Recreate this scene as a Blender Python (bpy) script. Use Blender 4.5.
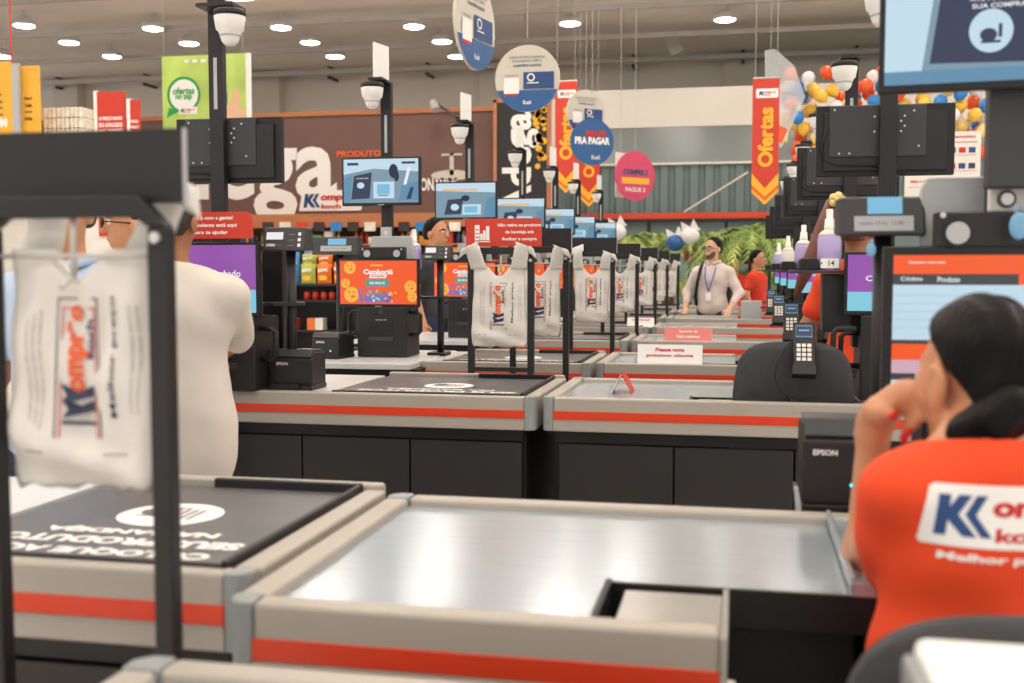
import bpy, bmesh, math, random
import numpy as np
from mathutils import Vector, Matrix, Euler
random.seed(7)
for o in list(bpy.data.objects): bpy.data.objects.remove(o)
SC = bpy.context.scene
COL = SC.collection
PI = math.pi

# ------------------------------------------------------------------ camera
F = 1100.0; CH = 1.385                       # focal length in pixels of a 1024 wide frame, eye height
_y = Vector((228/F, 71.5/F, -1)).normalized()
_z = Vector((0, 1, 71.5/F)).normalized()
_x = _y.cross(_z)
RW = Matrix((_x, _y, _z))                    # camera space -> world space
cam = bpy.data.cameras.new('camera'); cam_o = bpy.data.objects.new('camera', cam); COL.objects.link(cam_o)
cam_o.matrix_world = Matrix.Translation((0, 0, CH)) @ RW.to_4x4()
cam.sensor_width = 36; cam.lens = 36*F/1024; cam.clip_start = .05; cam.clip_end = 200
cam.dof.use_dof = True; cam.dof.focus_distance = 5.3; cam.dof.aperture_fstop = 3.4
SC.camera = cam_o
def ray(px, py): return RW @ Vector(((px-512)/F, -(py-341.5)/F, -1))
def PY(px, py, Y):
    d = ray(px, py); return Vector((0, 0, CH)) + d*(Y/d.y)
def PZ(px, py, Z):
    d = ray(px, py); return Vector((0, 0, CH)) + d*((Z-CH)/d.z)
def RY(x0, y0, x1, y1, Y):
    "pixel rectangle standing on the plane Y -> X0, X1, Z0, Z1"
    a = PY(x0, (y0+y1)/2, Y); b = PY(x1, (y0+y1)/2, Y); c = PY((x0+x1)/2, y0, Y); d = PY((x0+x1)/2, y1, Y)
    return a.x, b.x, d.z, c.z

# ------------------------------------------------------------------ world, exposure
W = bpy.data.worlds.new('world'); SC.world = W; W.use_nodes = True
W.node_tree.nodes['Background'].inputs[0].default_value = (1.0, .965, .93, 1)
W.node_tree.nodes['Background'].inputs[1].default_value = 1.15
SC.view_settings.view_transform = 'Standard'; SC.view_settings.look = 'None'
SC.view_settings.exposure = -0.1; SC.view_settings.gamma = 1; SC.view_settings.use_curve_mapping = False
LAMP_E = 34.0

# ------------------------------------------------------------------ materials
def lin(c):
    if isinstance(c, str):
        c = c.lstrip('#'); c = [int(c[i:i+2], 16)/255 for i in (0, 2, 4)]
    return tuple((u/12.92 if u <= .04045 else ((u+.055)/1.055)**2.4) for u in c) + (1,)
M = {}
def mat(name, col, rough=.5, metal=0, var=.06, scale=8, bump=0, bscale=60, emit=0, alpha=1, trans=0, sss=0, stretch=None, coat=0):
    m = bpy.data.materials.new(name); m.use_nodes = True; M[name] = m
    nt = m.node_tree; b = nt.nodes['Principled BSDF']; c = lin(col)
    b.inputs['Roughness'].default_value = rough; b.inputs['Metallic'].default_value = metal
    b.inputs['Base Color'].default_value = c
    if coat: b.inputs['Coat Weight'].default_value = coat
    if alpha < 1: b.inputs['Alpha'].default_value = alpha
    if trans: b.inputs['Transmission Weight'].default_value = trans
    if sss:
        b.inputs['Subsurface Weight'].default_value = sss; b.inputs['Subsurface Radius'].default_value = (.02, .008, .005); b.inputs['Subsurface Scale'].default_value = .3
    if emit:
        b.inputs['Emission Color'].default_value = c; b.inputs['Emission Strength'].default_value = emit
    if var or bump:
        tc = nt.nodes.new('ShaderNodeTexCoord'); src = tc.outputs['Object']
        if stretch:
            mp = nt.nodes.new('ShaderNodeMapping'); mp.inputs['Scale'].default_value = stretch
            nt.links.new(src, mp.inputs[0]); src = mp.outputs[0]
    if var:
        n = nt.nodes.new('ShaderNodeTexNoise'); n.inputs['Scale'].default_value = scale; n.inputs['Detail'].default_value = 5
        nt.links.new(src, n.inputs['Vector'])
        r = nt.nodes.new('ShaderNodeValToRGB')
        r.color_ramp.elements[0].position = .3; r.color_ramp.elements[1].position = .7
        r.color_ramp.elements[0].color = tuple(v*(1-var) for v in c[:3])+(1,)
        r.color_ramp.elements[1].color = tuple(min(1, v*(1+var)) for v in c[:3])+(1,)
        nt.links.new(n.outputs[0], r.inputs[0]); nt.links.new(r.outputs[0], b.inputs['Base Color'])
        if emit: nt.links.new(r.outputs[0], b.inputs['Emission Color'])
    if bump:
        n2 = nt.nodes.new('ShaderNodeTexNoise'); n2.inputs['Scale'].default_value = bscale; n2.inputs['Detail'].default_value = 3
        nt.links.new(src, n2.inputs['Vector'])
        bp = nt.nodes.new('ShaderNodeBump'); bp.inputs['Strength'].default_value = bump; bp.inputs['Distance'].default_value = .01
        nt.links.new(n2.outputs[0], bp.inputs['Height']); nt.links.new(bp.outputs[0], b.inputs['Normal'])
    return m
mat('rail', '#aaa39a', .42, 0, .03, 5)
mat('stripe', '#d83f1e', .4, 0, .04, 4)
mat('cap', '#8f9596', .45, 0, .05, 6)
mat('panel', '#232224', .5, 0, .12, 3, .05, 25)
mat('black', '#101012', .5, 0, .1, 6)
mat('charcoal', '#19191b', .45, 0, .08, 7, .03, 120)
mat('darkgrey', '#35373a', .45, 0, .06, 7)
mat('tray', '#59585b', .38, 0, .1, 4, .06, 40)
mat('steel', '#bac5ce', .19, .5, .05, 6, .02, 40, stretch=(1, 22, 1))
mat('plate', '#b9b8b4', .28, .8, .06, 12, .04, 60)
mat('ledge', '#dfe0e0', .3, .2, .04, 6)
mat('white', '#f2f0ed', .5, 0, .02, 6)
mat('offwhite', '#e9e4dc', .6, 0, .03, 6)
mat('greypanel', '#b3b6b8', .45, 0, .03, 6)
mat('signred', '#cf3a24', .45, 0, .03, 5)
mat('ink_white', '#f4f1ee', .5, 0, 0)
mat('ink_black', '#1b1b1f', .5, 0, 0)
mat('ink_red', '#c9281f', .5, 0, 0)
mat('ink_blue', '#23497f', .5, 0, 0)
mat('ink_navy', '#2b3350', .5, 0, 0)
mat('ink_grey', '#7d7d84', .5, 0, 0)
mat('ink_orange', '#e8612c', .5, 0, 0)
mat('ink_yellow', '#f5b52a', .5, 0, 0)
mat('ink_green', '#22a04a', .5, 0, 0)
mat('ink_cream', '#cfc8bb', .5, 0, .02)
mat('ink_purple', '#8b6bb0', .5, 0, 0)
mat('ink_skin', '#e3b795', .5, 0, 0)
mat('card_blue', '#265a94', .4, 0, .06, 5)
mat('bagwhite', '#f2efeb', .42, 0, .03, 12, .22, 30, sss=.0)
mat('bolt', '#d5d2cc', .3, .6, 0)
mat('rubber', '#17171a', .7, 0, .1, 20)
mat('chair', '#3d3e42', .75, 0, .1, 30, .15, 260)
mat('floor', '#dcd7cf', .28, 0, .08, 2, .02, 9)
mat('wallgrey', '#e2d8cc', .8, 0, .05, .6)
mat('wallwhite', '#f4eee6', .75, 0, .03, .5)
mat('ceilgrey', '#ece4da', .8, 0, .05, .5)
mat('beam', '#c0bcb6', .45, .2, .05, 2)
mat('column', '#d4cabe', .75, 0, .04, 1)
mat('brown', '#745750', .7, 0, .06, .8)
mat('wood', '#b9744a', .55, 0, .12, 3, stretch=(1, 1, 12))
mat('corrug', '#75898a', .6, 0, .05, 1)
mat('glassgrey', '#8f9697', .12, .1, .04, .5)
mat('redband', '#df4a2c', .5, 0, .04, .8)
mat('lamp', '#fff6ea', .5, 0, 0, emit=LAMP_E)
mat('lamphousing', '#d9d7d3', .5, .2, 0)
mat('leaf', '#7f9a44', .55, 0, .3, 3)
mat('leafd', '#4c6a33', .55, 0, .3, 3)
mat('leafl', '#b4c06a', .55, 0, .3, 3)
mat('pot', '#8e3f2c', .6, 0, .1, 5)
mat('lilac', '#b7a8dc', .2, 0, .03, 6, coat=.4)
mat('clearblue', '#6fa7cf', .15, 0, .03, 6, coat=.4)
mat('wire', '#c9c5bf', .4, .3, 0)
mat('led', '#35c9f5', .4, 0, 0, emit=3)
def emis(name, col, e=1.0):
    m = mat(name, col, .3, 0, 0, emit=e); c = lin(col); m.node_tree.nodes['Principled BSDF'].inputs['Base Color'].default_value = tuple(v*.08 for v in c[:3])+(1,); return m
emis('s_orange', '#f25a22', 1.0); emis('s_yellow', '#f7b544', .95); emis('s_white', '#f4f4f6', .9); emis('s_teal', '#3fb6b0', .7)
emis('s_purple', '#a85fc0', .75); emis('s_cyan', '#8fdcf0', .8); emis('s_lblue', '#c6e2f2', .9); emis('s_blue', '#6fa6cc', .65)
emis('s_dark', '#22324a', .45); emis('s_mid', '#8fb2c6', .65); emis('s_grey', '#55565e', .5); emis('s_pink', '#efc3d6', .7)
emis('s_sky', '#86cdf2', .75); emis('s_navy', '#39476b', .5); emis('s_violet', '#8a7fd6', .7); emis('s_red', '#d8352b', .6); emis('s_skin', '#c98a62', .6); emis('s_green','#8fc06a',.6)

# ------------------------------------------------------------------ mesh helpers
class MB:
    def __init__(s): s.v = []; s.f = []; s.m = []; s.mats = []
    def mi(s, m):
        if m is None: return 0
        if m not in s.mats: s.mats.append(m)
        return s.mats.index(m)
    def add(s, v, f, m=None):
        k = len(s.v); i = s.mi(m); s.v += [tuple(p) for p in v]; s.f += [tuple(a+k for a in q) for q in f]; s.m += [i]*len(f); return s
    def box(s, x0, x1, y0, y1, z0, z1, m=None):
        if x0 > x1: x0, x1 = x1, x0
        if y0 > y1: y0, y1 = y1, y0
        if z0 > z1: z0, z1 = z1, z0
        v = [(x0,y0,z0),(x1,y0,z0),(x1,y1,z0),(x0,y1,z0),(x0,y0,z1),(x1,y0,z1),(x1,y1,z1),(x0,y1,z1)]
        return s.add(v, [(3,2,1,0),(4,5,6,7),(0,1,5,4),(1,2,6,5),(2,3,7,6),(3,0,4,7)], m)
    def prism(s, poly, ax, lo, hi, m=None):
        "extrude a 2d polygon along axis ax: x -> (y,z), y -> (x,z), z -> (x,y)"
        def P(a, b, h): return {'x': (h,a,b), 'y': (a,h,b), 'z': (a,b,h)}[ax]
        n = len(poly); v = [P(a,b,lo) for a,b in poly]+[P(a,b,hi) for a,b in poly]
        f = [tuple(range(n))[::-1], tuple(range(n, 2*n))]+[(i,(i+1)%n,n+(i+1)%n,n+i) for i in range(n)]
        return s.add(v, f, m)
    def cyl(s, p0, p1, r0, r1=None, n=16, m=None, cap=True):
        r1 = r0 if r1 is None else r1; p0 = Vector(p0); p1 = Vector(p1); d = (p1-p0).normalized()
        u = d.orthogonal().normalized(); w = d.cross(u); v = []
        for p, r in ((p0,r0),(p1,r1)):
            for i in range(n):
                a = 2*PI*i/n; v.append(p+(u*math.cos(a)+w*math.sin(a))*r)
        f = [(i,(i+1)%n,n+(i+1)%n,n+i) for i in range(n)]
        if cap: f += [tuple(range(n))[::-1], tuple(range(n,2*n))]
        return s.add(v, f, m)
    def tube(s, pts, r, n=8, m=None, closed=False):
        pts = [Vector(p) for p in pts]; v = []; f = []; N = len(pts); up = None
        for i, p in enumerate(pts):
            a = pts[i-1] if (i or closed) else p; b = pts[(i+1) % N] if (i < N-1 or closed) else p
            d = (b-a).normalized()
            if up is None: up = d.orthogonal().normalized()
            up = (up-d*up.dot(d)).normalized(); w = d.cross(up)
            rr = r[i] if isinstance(r, (list, tuple)) else r
            for k in range(n):
                t = 2*PI*k/n; v.append(p+(up*math.cos(t)+w*math.sin(t))*rr)
        for i in range(N if closed else N-1):
            j = (i+1) % N
            for k in range(n): f.append((i*n+k, i*n+(k+1)%n, j*n+(k+1)%n, j*n+k))
        if not closed: f += [tuple(range(n))[::-1], tuple(range((N-1)*n, N*n))]
        return s.add(v, f, m)
    def lathe(s, prof, c=(0,0,0), n=20, m=None):
        v = []; f = []; N = len(prof)
        for r, z in prof:
            for k in range(n):
                a = 2*PI*k/n; v.append((c[0]+r*math.cos(a), c[1]+r*math.sin(a), c[2]+z))
        for i in range(N-1):
            for k in range(n): f.append((i*n+k, i*n+(k+1)%n, (i+1)*n+(k+1)%n, (i+1)*n+k))
        f += [tuple(range(n))[::-1], tuple(range((N-1)*n, N*n))]
        return s.add(v, f, m)
    def sphere(s, c, r, n=16, m=None, sc=(1,1,1)):
        h = n//2; v = [(c[0],c[1],c[2]-r*sc[2])]; f = []
        for i in range(1, h):
            t = PI*i/h
            for k in range(n):
                a = 2*PI*k/n; v.append((c[0]+r*sc[0]*math.sin(t)*math.cos(a), c[1]+r*sc[1]*math.sin(t)*math.sin(a), c[2]-r*sc[2]*math.cos(t)))
        v.append((c[0],c[1],c[2]+r*sc[2])); L = len(v)-1
        for k in range(n): f.append((0, 1+(k+1)%n, 1+k)); f.append((L, 1+(h-2)*n+k, 1+(h-2)*n+(k+1)%n))
        for i in range(h-2):
            for k in range(n): f.append((1+i*n+k, 1+i*n+(k+1)%n, 1+(i+1)*n+(k+1)%n, 1+(i+1)*n+k))
        return s.add(v, f, m)
    def xform(s, mt): s.v = [tuple(mt @ Vector(p)) for p in s.v]; return s
    def mesh(s, name, m=None, smooth=False):
        me = bpy.data.meshes.new(name); me.from_pydata(s.v, [], s.f)
        if s.mats:
            for k in s.mats: me.materials.append(M[k])
            me.polygons.foreach_set('material_index', s.m)
        elif m: me.materials.append(M[m])
        me.update()
        if smooth: me.polygons.foreach_set('use_smooth', [True]*len(me.polygons))
        return me
def link(name, me, parent=None):
    o = bpy.data.objects.new(name, me); COL.objects.link(o)
    if parent is not None: o.parent = parent
    return o
def obj(name, mb, m=None, parent=None, bevel=0, seg=2, smooth=False, loc=None):
    o = link(name, mb.mesh(name, m, smooth or bevel > 0), parent)
    if bevel:
        b = o.modifiers.new('bevel', 'BEVEL'); b.width = bevel; b.segments = seg; b.limit_method = 'ANGLE'; b.angle_limit = .6; b.harden_normals = True
    if loc is not None: o.location = loc
    return o
def tag(o, label, cat, group=None, kind=None):
    if label: o['label'] = label
    if cat: o['category'] = cat
    if group: o['group'] = group
    if kind: o['kind'] = kind
    return o
def thing(name, label, cat, loc=(0,0,0), rz=0, group=None):
    o = bpy.data.objects.new(name, None); COL.objects.link(o); o.empty_display_size = .1
    o.location = loc; o.rotation_euler = (0, 0, rz); return tag(o, label, cat, group)
def struct(name, mb, m=None, parent=None, bevel=0):
    o = obj(name, mb, m, parent, bevel)
    if parent is None: o['kind'] = 'structure'
    return o
def copy_tree(o, parent=None):
    c = o.copy(); COL.objects.link(c)
    c.parent = parent
    for ch in list(o.children):
        if ch.name in bpy.data.objects: copy_tree(ch, c)
    return c
def dup(o, loc, label=None, rz=None):
    c = copy_tree(o); c.location = loc
    if rz is not None: c.rotation_euler.z = rz
    if label: c['label'] = label
    return c

# ------------------------------------------------------------------ flat print: polygons and lettering on one thin sheet
_tc = {}
def text_geo(s, bold=0.0):
    k = (s, bold)
    if k in _tc: return _tc[k]
    cu = bpy.data.curves.new('t', 'FONT'); cu.body = s; cu.size = 1; cu.offset = bold; cu.resolution_u = 3
    cu.align_x = 'CENTER'
    o = bpy.data.objects.new('t', cu); COL.objects.link(o)
    dg = bpy.context.evaluated_depsgraph_get()
    me = bpy.data.meshes.new_from_object(o.evaluated_get(dg))
    v = [(p.co.x, p.co.y) for p in me.vertices]; f = [tuple(q.vertices) for q in me.polygons]
    bpy.data.objects.remove(o); bpy.data.curves.remove(cu); bpy.data.meshes.remove(me)
    xs = [p[0] for p in v]; ys = [p[1] for p in v]
    x0, x1, y0, y1 = min(xs), max(xs), min(ys), max(ys)
    v = [((a-(x0+x1)/2)/(x1-x0), (b-(y0+y1)/2)/(y1-y0)) for a, b in v]
    _tc[k] = (v, f, (x1-x0)/(y1-y0)); return _tc[k]
class Print:
    def __init__(s, dz=.0006): s.b = MB(); s.dz = dz
    def poly(s, pts, m, layer=0):
        s.b.add([(x, y, layer*s.dz) for x, y in pts], [tuple(range(len(pts)))], m); return s
    def rect(s, x0, y0, x1, y1, m, layer=0): return s.poly([(x0,y0),(x1,y0),(x1,y1),(x0,y1)], m, layer)
    def rrect(s, x0, y0, x1, y1, r, m, layer=0, n=5):
        p = []
        for cx, cy, a0 in ((x1-r,y0+r,-PI/2),(x1-r,y1-r,0),(x0+r,y1-r,PI/2),(x0+r,y0+r,PI)):
            for i in range(n+1): a = a0+PI/2*i/n; p.append((cx+r*math.cos(a), cy+r*math.sin(a)))
        return s.poly(p, m, layer)
    def disc(s, x, y, rx, m, layer=0, ry=None, n=28, a0=0, a1=2*PI):
        ry = ry or rx
        return s.poly([(x+rx*math.cos(a0+(a1-a0)*i/n), y+ry*math.sin(a0+(a1-a0)*i/n)) for i in range(n if a1-a0 > 6.2 else n+1)], m, layer)
    def ring(s, x, y, r, w, m, layer=0, n=28):
        v = []; f = []
        for i in range(n):
            c, d = math.cos(2*PI*i/n), math.sin(2*PI*i/n)
            v += [(x+r*c, y+r*d, layer*s.dz), (x+(r-w)*c, y+(r-w)*d, layer*s.dz)]
        for i in range(n): j = (i+1) % n; f.append((2*i, 2*j, 2*j+1, 2*i+1))
        s.b.add(v, f, m); return s
    def text(s, t, x, y, h, m, layer=1, w=None, bold=.02, rot=0, slant=0):
        "one line centred on x, y, capital height h (or fitted to width w)"
        v, f, asp = text_geo(t, bold)
        ww = w if w else asp*h
        if h is None: h = ww/asp
        c, d = math.cos(rot), math.sin(rot); out = []
        for a, b in v:
            X = a*ww+slant*b*h; Y = b*h; out.append((x+X*c-Y*d, y+X*d+Y*c, layer*s.dz))
        s.b.add(out, f, m); return s
    def logo(s, x, y, w, layer=1, rot=0, plate='ink_white', kc='ink_blue', tc='ink_red'):
        "the slanted white plate with a blue double K and red lettering"
        c, d = math.cos(rot), math.sin(rot); h = w*.3
        def T(pts): return [(x+(a*c-b*d)*w, y+(a*d+b*c)*w) for a, b in pts]
        if plate: s.poly(T([(-.5,-.13),(-.485,-.15),(.44,-.15),(.465,-.135),(.5,.13),(.49,.15),(-.42,.15),(-.445,.135)]), plate, layer)
        L = layer+1
        s.poly(T([(-.43,-.1),(-.375,-.1),(-.345,.1),(-.40,.1)]), kc, L)
        s.poly(T([(-.375,-.01),(-.30,-.1),(-.235,-.1),(-.315,.005),(-.25,.1),(-.31,.1),(-.37,.02)]), kc, L)
        s.poly(T([(-.285,.005),(-.215,-.1),(-.165,-.1),(-.235,.005),(-.18,.1),(-.23,.1)]), kc, L)
        s.text('omprão', x+(.13*c-.035*d)*w, y+(.13*d+.035*c)*w, h*.42, tc, L, w=w*.58, bold=.05, rot=rot, slant=.15)
        s.text('koch', x+(-.0*c+.085*d)*w, y+(-.0*d-.085*c)*w, h*.22, tc, L, w=w*.3, bold=.04, rot=rot, slant=.15)
        return s
    def build(s, name, parent, mt):
        me = s.b.mesh(name); o = link(name, me, parent); o.matrix_local = mt; return o
def FRONT(x, y, z): return Matrix.Translation((x, y, z)) @ Matrix.Rotation(PI/2, 4, 'X')       # faces -Y
def BACKF(x, y, z): return Matrix.Translation((x, y, z)) @ Matrix.Rotation(PI, 4, 'Z') @ Matrix.Rotation(PI/2, 4, 'X')
# translucent plastic film for the bags
_nt = M['bagwhite'].node_tree; _b = _nt.nodes['Principled BSDF']; _tr = _nt.nodes.new('ShaderNodeBsdfTranslucent'); _mx = _nt.nodes.new('ShaderNodeMixShader')
_tr.inputs[0].default_value = lin('#f3efe9'); _mx.inputs[0].default_value = .3
_nt.links.new(_b.outputs[0], _mx.inputs[1]); _nt.links.new(_tr.outputs[0], _mx.inputs[2]); _nt.links.new(_mx.outputs[0], _nt.nodes['Material Output'].inputs[0])

# ------------------------------------------------------------------ the hall
BACK = 33.0; CEIL = 7.6
floor = struct('floor', MB().box(-30, 24, -8, BACK+.3, -.2, 0), 'floor')
struct('ceiling', MB().box(-30, 24, -8, BACK+.3, CEIL, CEIL+.2), 'ceilgrey')
wb = struct('wall_back', MB().box(-30, 24, BACK, BACK+.3, 0, CEIL), 'wallgrey')
for i in range(9):                                     # ribs of the roof sheet and the tubes under it
    y = 6+3.2*i
    tr = struct('trim_%d' % (i+1), MB().box(-30, 24, y, y+.12, CEIL-.34, CEIL-.22), 'beam')
for i, X in enumerate((-21.6, -14.6, -7.3, -.1, 7.2)): struct('trim_%d' % (10+i), MB().box(X-.45, X+.45, BACK-.45, BACK, 0, CEIL), 'column', bevel=.02)
for i, (yy, Y) in enumerate(((62, BACK-.7), (73, BACK-.7))):   # two long conduit tubes along the back wall
    z = PY(300, yy, Y).z
    t = tag(obj('wall_pipe', MB().cyl((-30, Y, z), (24, Y, z), .09, n=12), 'beam', smooth=True), ['upper', 'lower'][i]+' silver pipe running along the grey back wall under the roof', 'pipe')
    for k in range(-9, 8): obj('bracket', MB().box(k*3.1-.04, k*3.1+.04, Y-.05, BACK, z-.2, z-.12), 'darkgrey', t)
# diagonal duct braces under the roof
for nm, a, b, lab in (('roof_brace', (362, -8), (442, 34), 'wide grey diagonal brace under the roof above the hanging discs'),
                      ('roof_brace', (650, -6), (678, 54), 'thin pale diagonal brace under the roof right of the red banners')):
    p = PY(*a, BACK-3); q = PY(*b, BACK-3)
    tag(obj(nm, MB().tube([p, q], .42 if a[0] < 500 else .24, 4), 'beam'), lab, 'beam')
# lamps: a row grid that runs over the whole hall
def lamp(label, p, group):
    t = thing('ceiling_lamp', label, 'lamp', p, 0, group)
    obj('housing', MB().lathe([(.1,.2),(.26,.1),(.29,0),(.29,-.02),(.25,-.02)], n=18), 'lamphousing', t, smooth=True)
    obj('lens', MB().lathe([(.24,-.015),(.24,-.022),(.2,-.04)], n=18), 'lamp', t, smooth=True)
    obj('rod', MB().cyl((0,0,.19),(0,0,.34), .012, n=6), 'lamphousing', t)
    return t
rows = [(25.9, [(24,25),(153,28),(281,27),(414,26),(570,23),(725,19)], 'farthest-but-two'), (27.9, [(69,42),(189,43),(310,42),(442,41)], 'middle'), (29.8, [(2,56),(112,56),(335,56),(457,56)], 'back')]
L0 = None; ZL = CEIL-.34
ordn = ['leftmost', 'second from left', 'third from left', 'fourth from left', 'fifth from left', 'rightmost']
rn = ['upper', 'middle', 'lower']
for ri, (Y, ps, nm) in enumerate(rows):
    for i, (x, y) in enumerate(ps):
        p = PZ(x, y, ZL)
        lab = 'oval white ceiling lamp, %s in the %s row of lamps in view' % (ordn[i] if i < len(ps)-1 else 'rightmost', rn[ri])
        if L0 is None: L0 = lamp(lab, p, 'ceiling lamps in view')
        else: dup(L0, p, lab)
k = 0
for iy in range(8):                                    # the same lamps go on over the checkouts, above the frame
    for ix in range(6):
        Y = -3+iy*3.6; X = -11.5+ix*4.2+(.9 if iy % 2 else 0)
        o = dup(L0, (X, Y, ZL), 'white ceiling lamp over the checkouts above the photograph'); o['group'] = 'ceiling lamps above the frame'
        o.scale = (1.9, 1.9, 1.2)

# ------------------------------------------------------------------ checkout counters
XL = -.765
def cap_poly(x0, x1, y0, y1, side, r=.035, n=6):
    p = []
    if side < 0:
        for i in range(n+1): a = PI+PI/2*i/n; p.append((x0+r+r*math.cos(a), y0+r+r*math.sin(a)))
        p += [(x1,y0),(x1,y1),(x0,y1)]
    else:
        p += [(x0,y1),(x0,y0)]
        for i in range(n+1): a = -PI/2+PI/2*i/n; p.append((x1-r+r*math.cos(a), y0+r+r*math.sin(a)))
        p += [(x1,y1)]
    return p
Z0, Z1 = .745, .88
def front_rail(t, xa, xb):
    obj('rail', MB().box(xa, xb, .003, .05, Z0, Z1), 'rail', t, .009, 3)
    obj('stripe', MB().box(xa, xb, .0, .02, .792, .826), 'stripe', t, .001, 1)
    obj('bumper', MB().prism([(.0,.75),(.0,.785),(-.004,.79),(.02,.79),(.02,.745),(.004,.745)], 'x', xa, xb), 'rail', t, .002, 2)
def front_panels(t, xa, xb, w=.5):
    obj('skirting', MB().box(xa, xb, .05, .075, .695, Z0+.005), 'black', t)
    n = max(1, round((xb-xa)/w)); d = (xb-xa)/n
    for i in range(n): obj('panel', MB().box(xa+i*d+.003, xa+(i+1)*d-.003, .04, .06, .08, .69), 'panel', t, .003, 1)
    obj('kick_plate', MB().box(xa, xb, .09, .11, 0, .08), 'black', t)
def belt_counter(label, Y0, length, rail_end, notch, dep=.84, half=.29, refill=None, gdx=0):
    t = thing('checkout_counter', label, 'checkout counter', (XL+gdx, Y0, 0), 0, 'cashier checkout counters')
    obj('corner_cap', MB().prism(cap_poly(0, .045, 0, .05, -1), 'z', Z0, Z1+.002), 'cap', t, .005, 2)
    front_rail(t, .045, rail_end)
    front_panels(t, .06, rail_end, .52)
    obj('rail', MB().box(0, .052, .05, dep-.05, Z0, Z1), 'rail', t, .009, 3)
    obj('corner_cap', MB().prism([(0,dep-.05),(.052,dep-.05),(.052,dep),(.02,dep),(0,dep-.02)], 'z', Z0, Z1+.002), 'cap', t, .005, 2)
    g0, g1 = .745, refill                                   # seat gap of the farther counters
    if refill:
        obj('rail', MB().box(.052, g0, dep-.05, dep, Z0, Z1), 'rail', t, .009, 3); obj('rail', MB().box(g1, length, dep-.05, dep, Z0, Z1), 'rail', t, .009, 3)
        bd = MB().box(.06, g0-.01, half+.02, dep-.05, .0, .84); obj('end_cabinet', MB().box(g1+.005, length-.01, .07, dep-.05, 0, .84), 'black', t)
        obj('steel_top', MB().prism([(g1,.05),(length,.05),(length,dep-.05),(g1,dep-.05)], 'z', .842, .862), 'steel', t)
    else:
        obj('rail', MB().box(.052, length, dep-.05, dep, Z0, Z1), 'rail', t, .009, 3)
        bd = MB().box(.06, min(length-.01, .955), half+.02, dep-.05, .0, .84)
        if length > 1.2: obj('end_panel', MB().box(length-.08, length-.01, half+.02, dep-.05, 0, .84), 'black', t)
    bd.box(.06, notch-.02, .07, half+.02, .0, .84).box(notch-.02, min(rail_end, .745)-.01, .07, half+.02, 0, .78)
    obj('body', bd, 'black', t)
    top = MB().prism([(.052,.05),(notch,.05),(notch+.0,half),(g0 if refill else length,half),(g0 if refill else length,dep-.05),(.052,dep-.05)], 'z', .842, .862)
    obj('steel_top', top, 'steel', t)
    obj('notch_edge', MB().box(notch-.004, notch+.006, .05, half+.006, .80, .866).box(notch, (g0 if refill else length), half-.006, half+.004, .80, .8625), 'black', t)
    obj('scanner_plate', MB().box(notch+.03, min(rail_end, notch+.205), .045, half-.022, .84, .857), 'plate', t, .004, 2)
    obj('scanner_housing', MB().box(notch+.04, min(rail_end, notch+.2)-.002, .05, half-.03, .78, .841), 'black', t)
    return t
c = belt_counter('foreground steel checkout counter with scanner notch, beside the seated cashier', 1.525, 1.75, .745, .555)
obj('rear_shelf', MB().box(.90, 1.75, .84, 1.28, .84, .858), 'black', c, .003, 1)
obj('coin_tray', MB().box(.945, 1.2, .30, .80, .868, .874).box(.945, .955, .29, .80, .868, .892).box(.945, 1.2, .285, .297, .85, .885), 'steel', c, .002, 1)
obj('lock', MB().cyl((.752,.02,.80),(.766,.02,.80), .008, n=10), 'bolt', c)
obj('rail_end_plate', MB().box(.7455,.7545,.004,.25,.80,.872), 'plate', c)
for i, (y, L, lab) in enumerate(((4.285, 1.9, 'steel checkout counter with red tent card and empty office chair in its notch'),
        (5.93, 1.9, 'second-row steel checkout counter carrying a white lettered card'),
        (7.89, 1.9, 'steel checkout counter carrying a pink lettered sign'),
        (9.8, 1.9, 'steel checkout counter just beyond the pink lettered sign'),
        (11.6, 1.9, 'steel checkout counter the man with the lanyard leans over'))):
    belt_counter(lab, y, L, L, .575, refill=1.25)
for y in (13.5, 15.4):
    belt_counter(('nearer' if y < 14 else 'farther')+' steel checkout counter behind the man with the lanyard', y, 1.9, 1.9, .575, refill=1.25)
# the corner of one more counter at the bottom of the picture
c = belt_counter('nearest checkout counter, only its far grey rail showing at the bottom edge', .45, .74, .74, .5)

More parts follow.
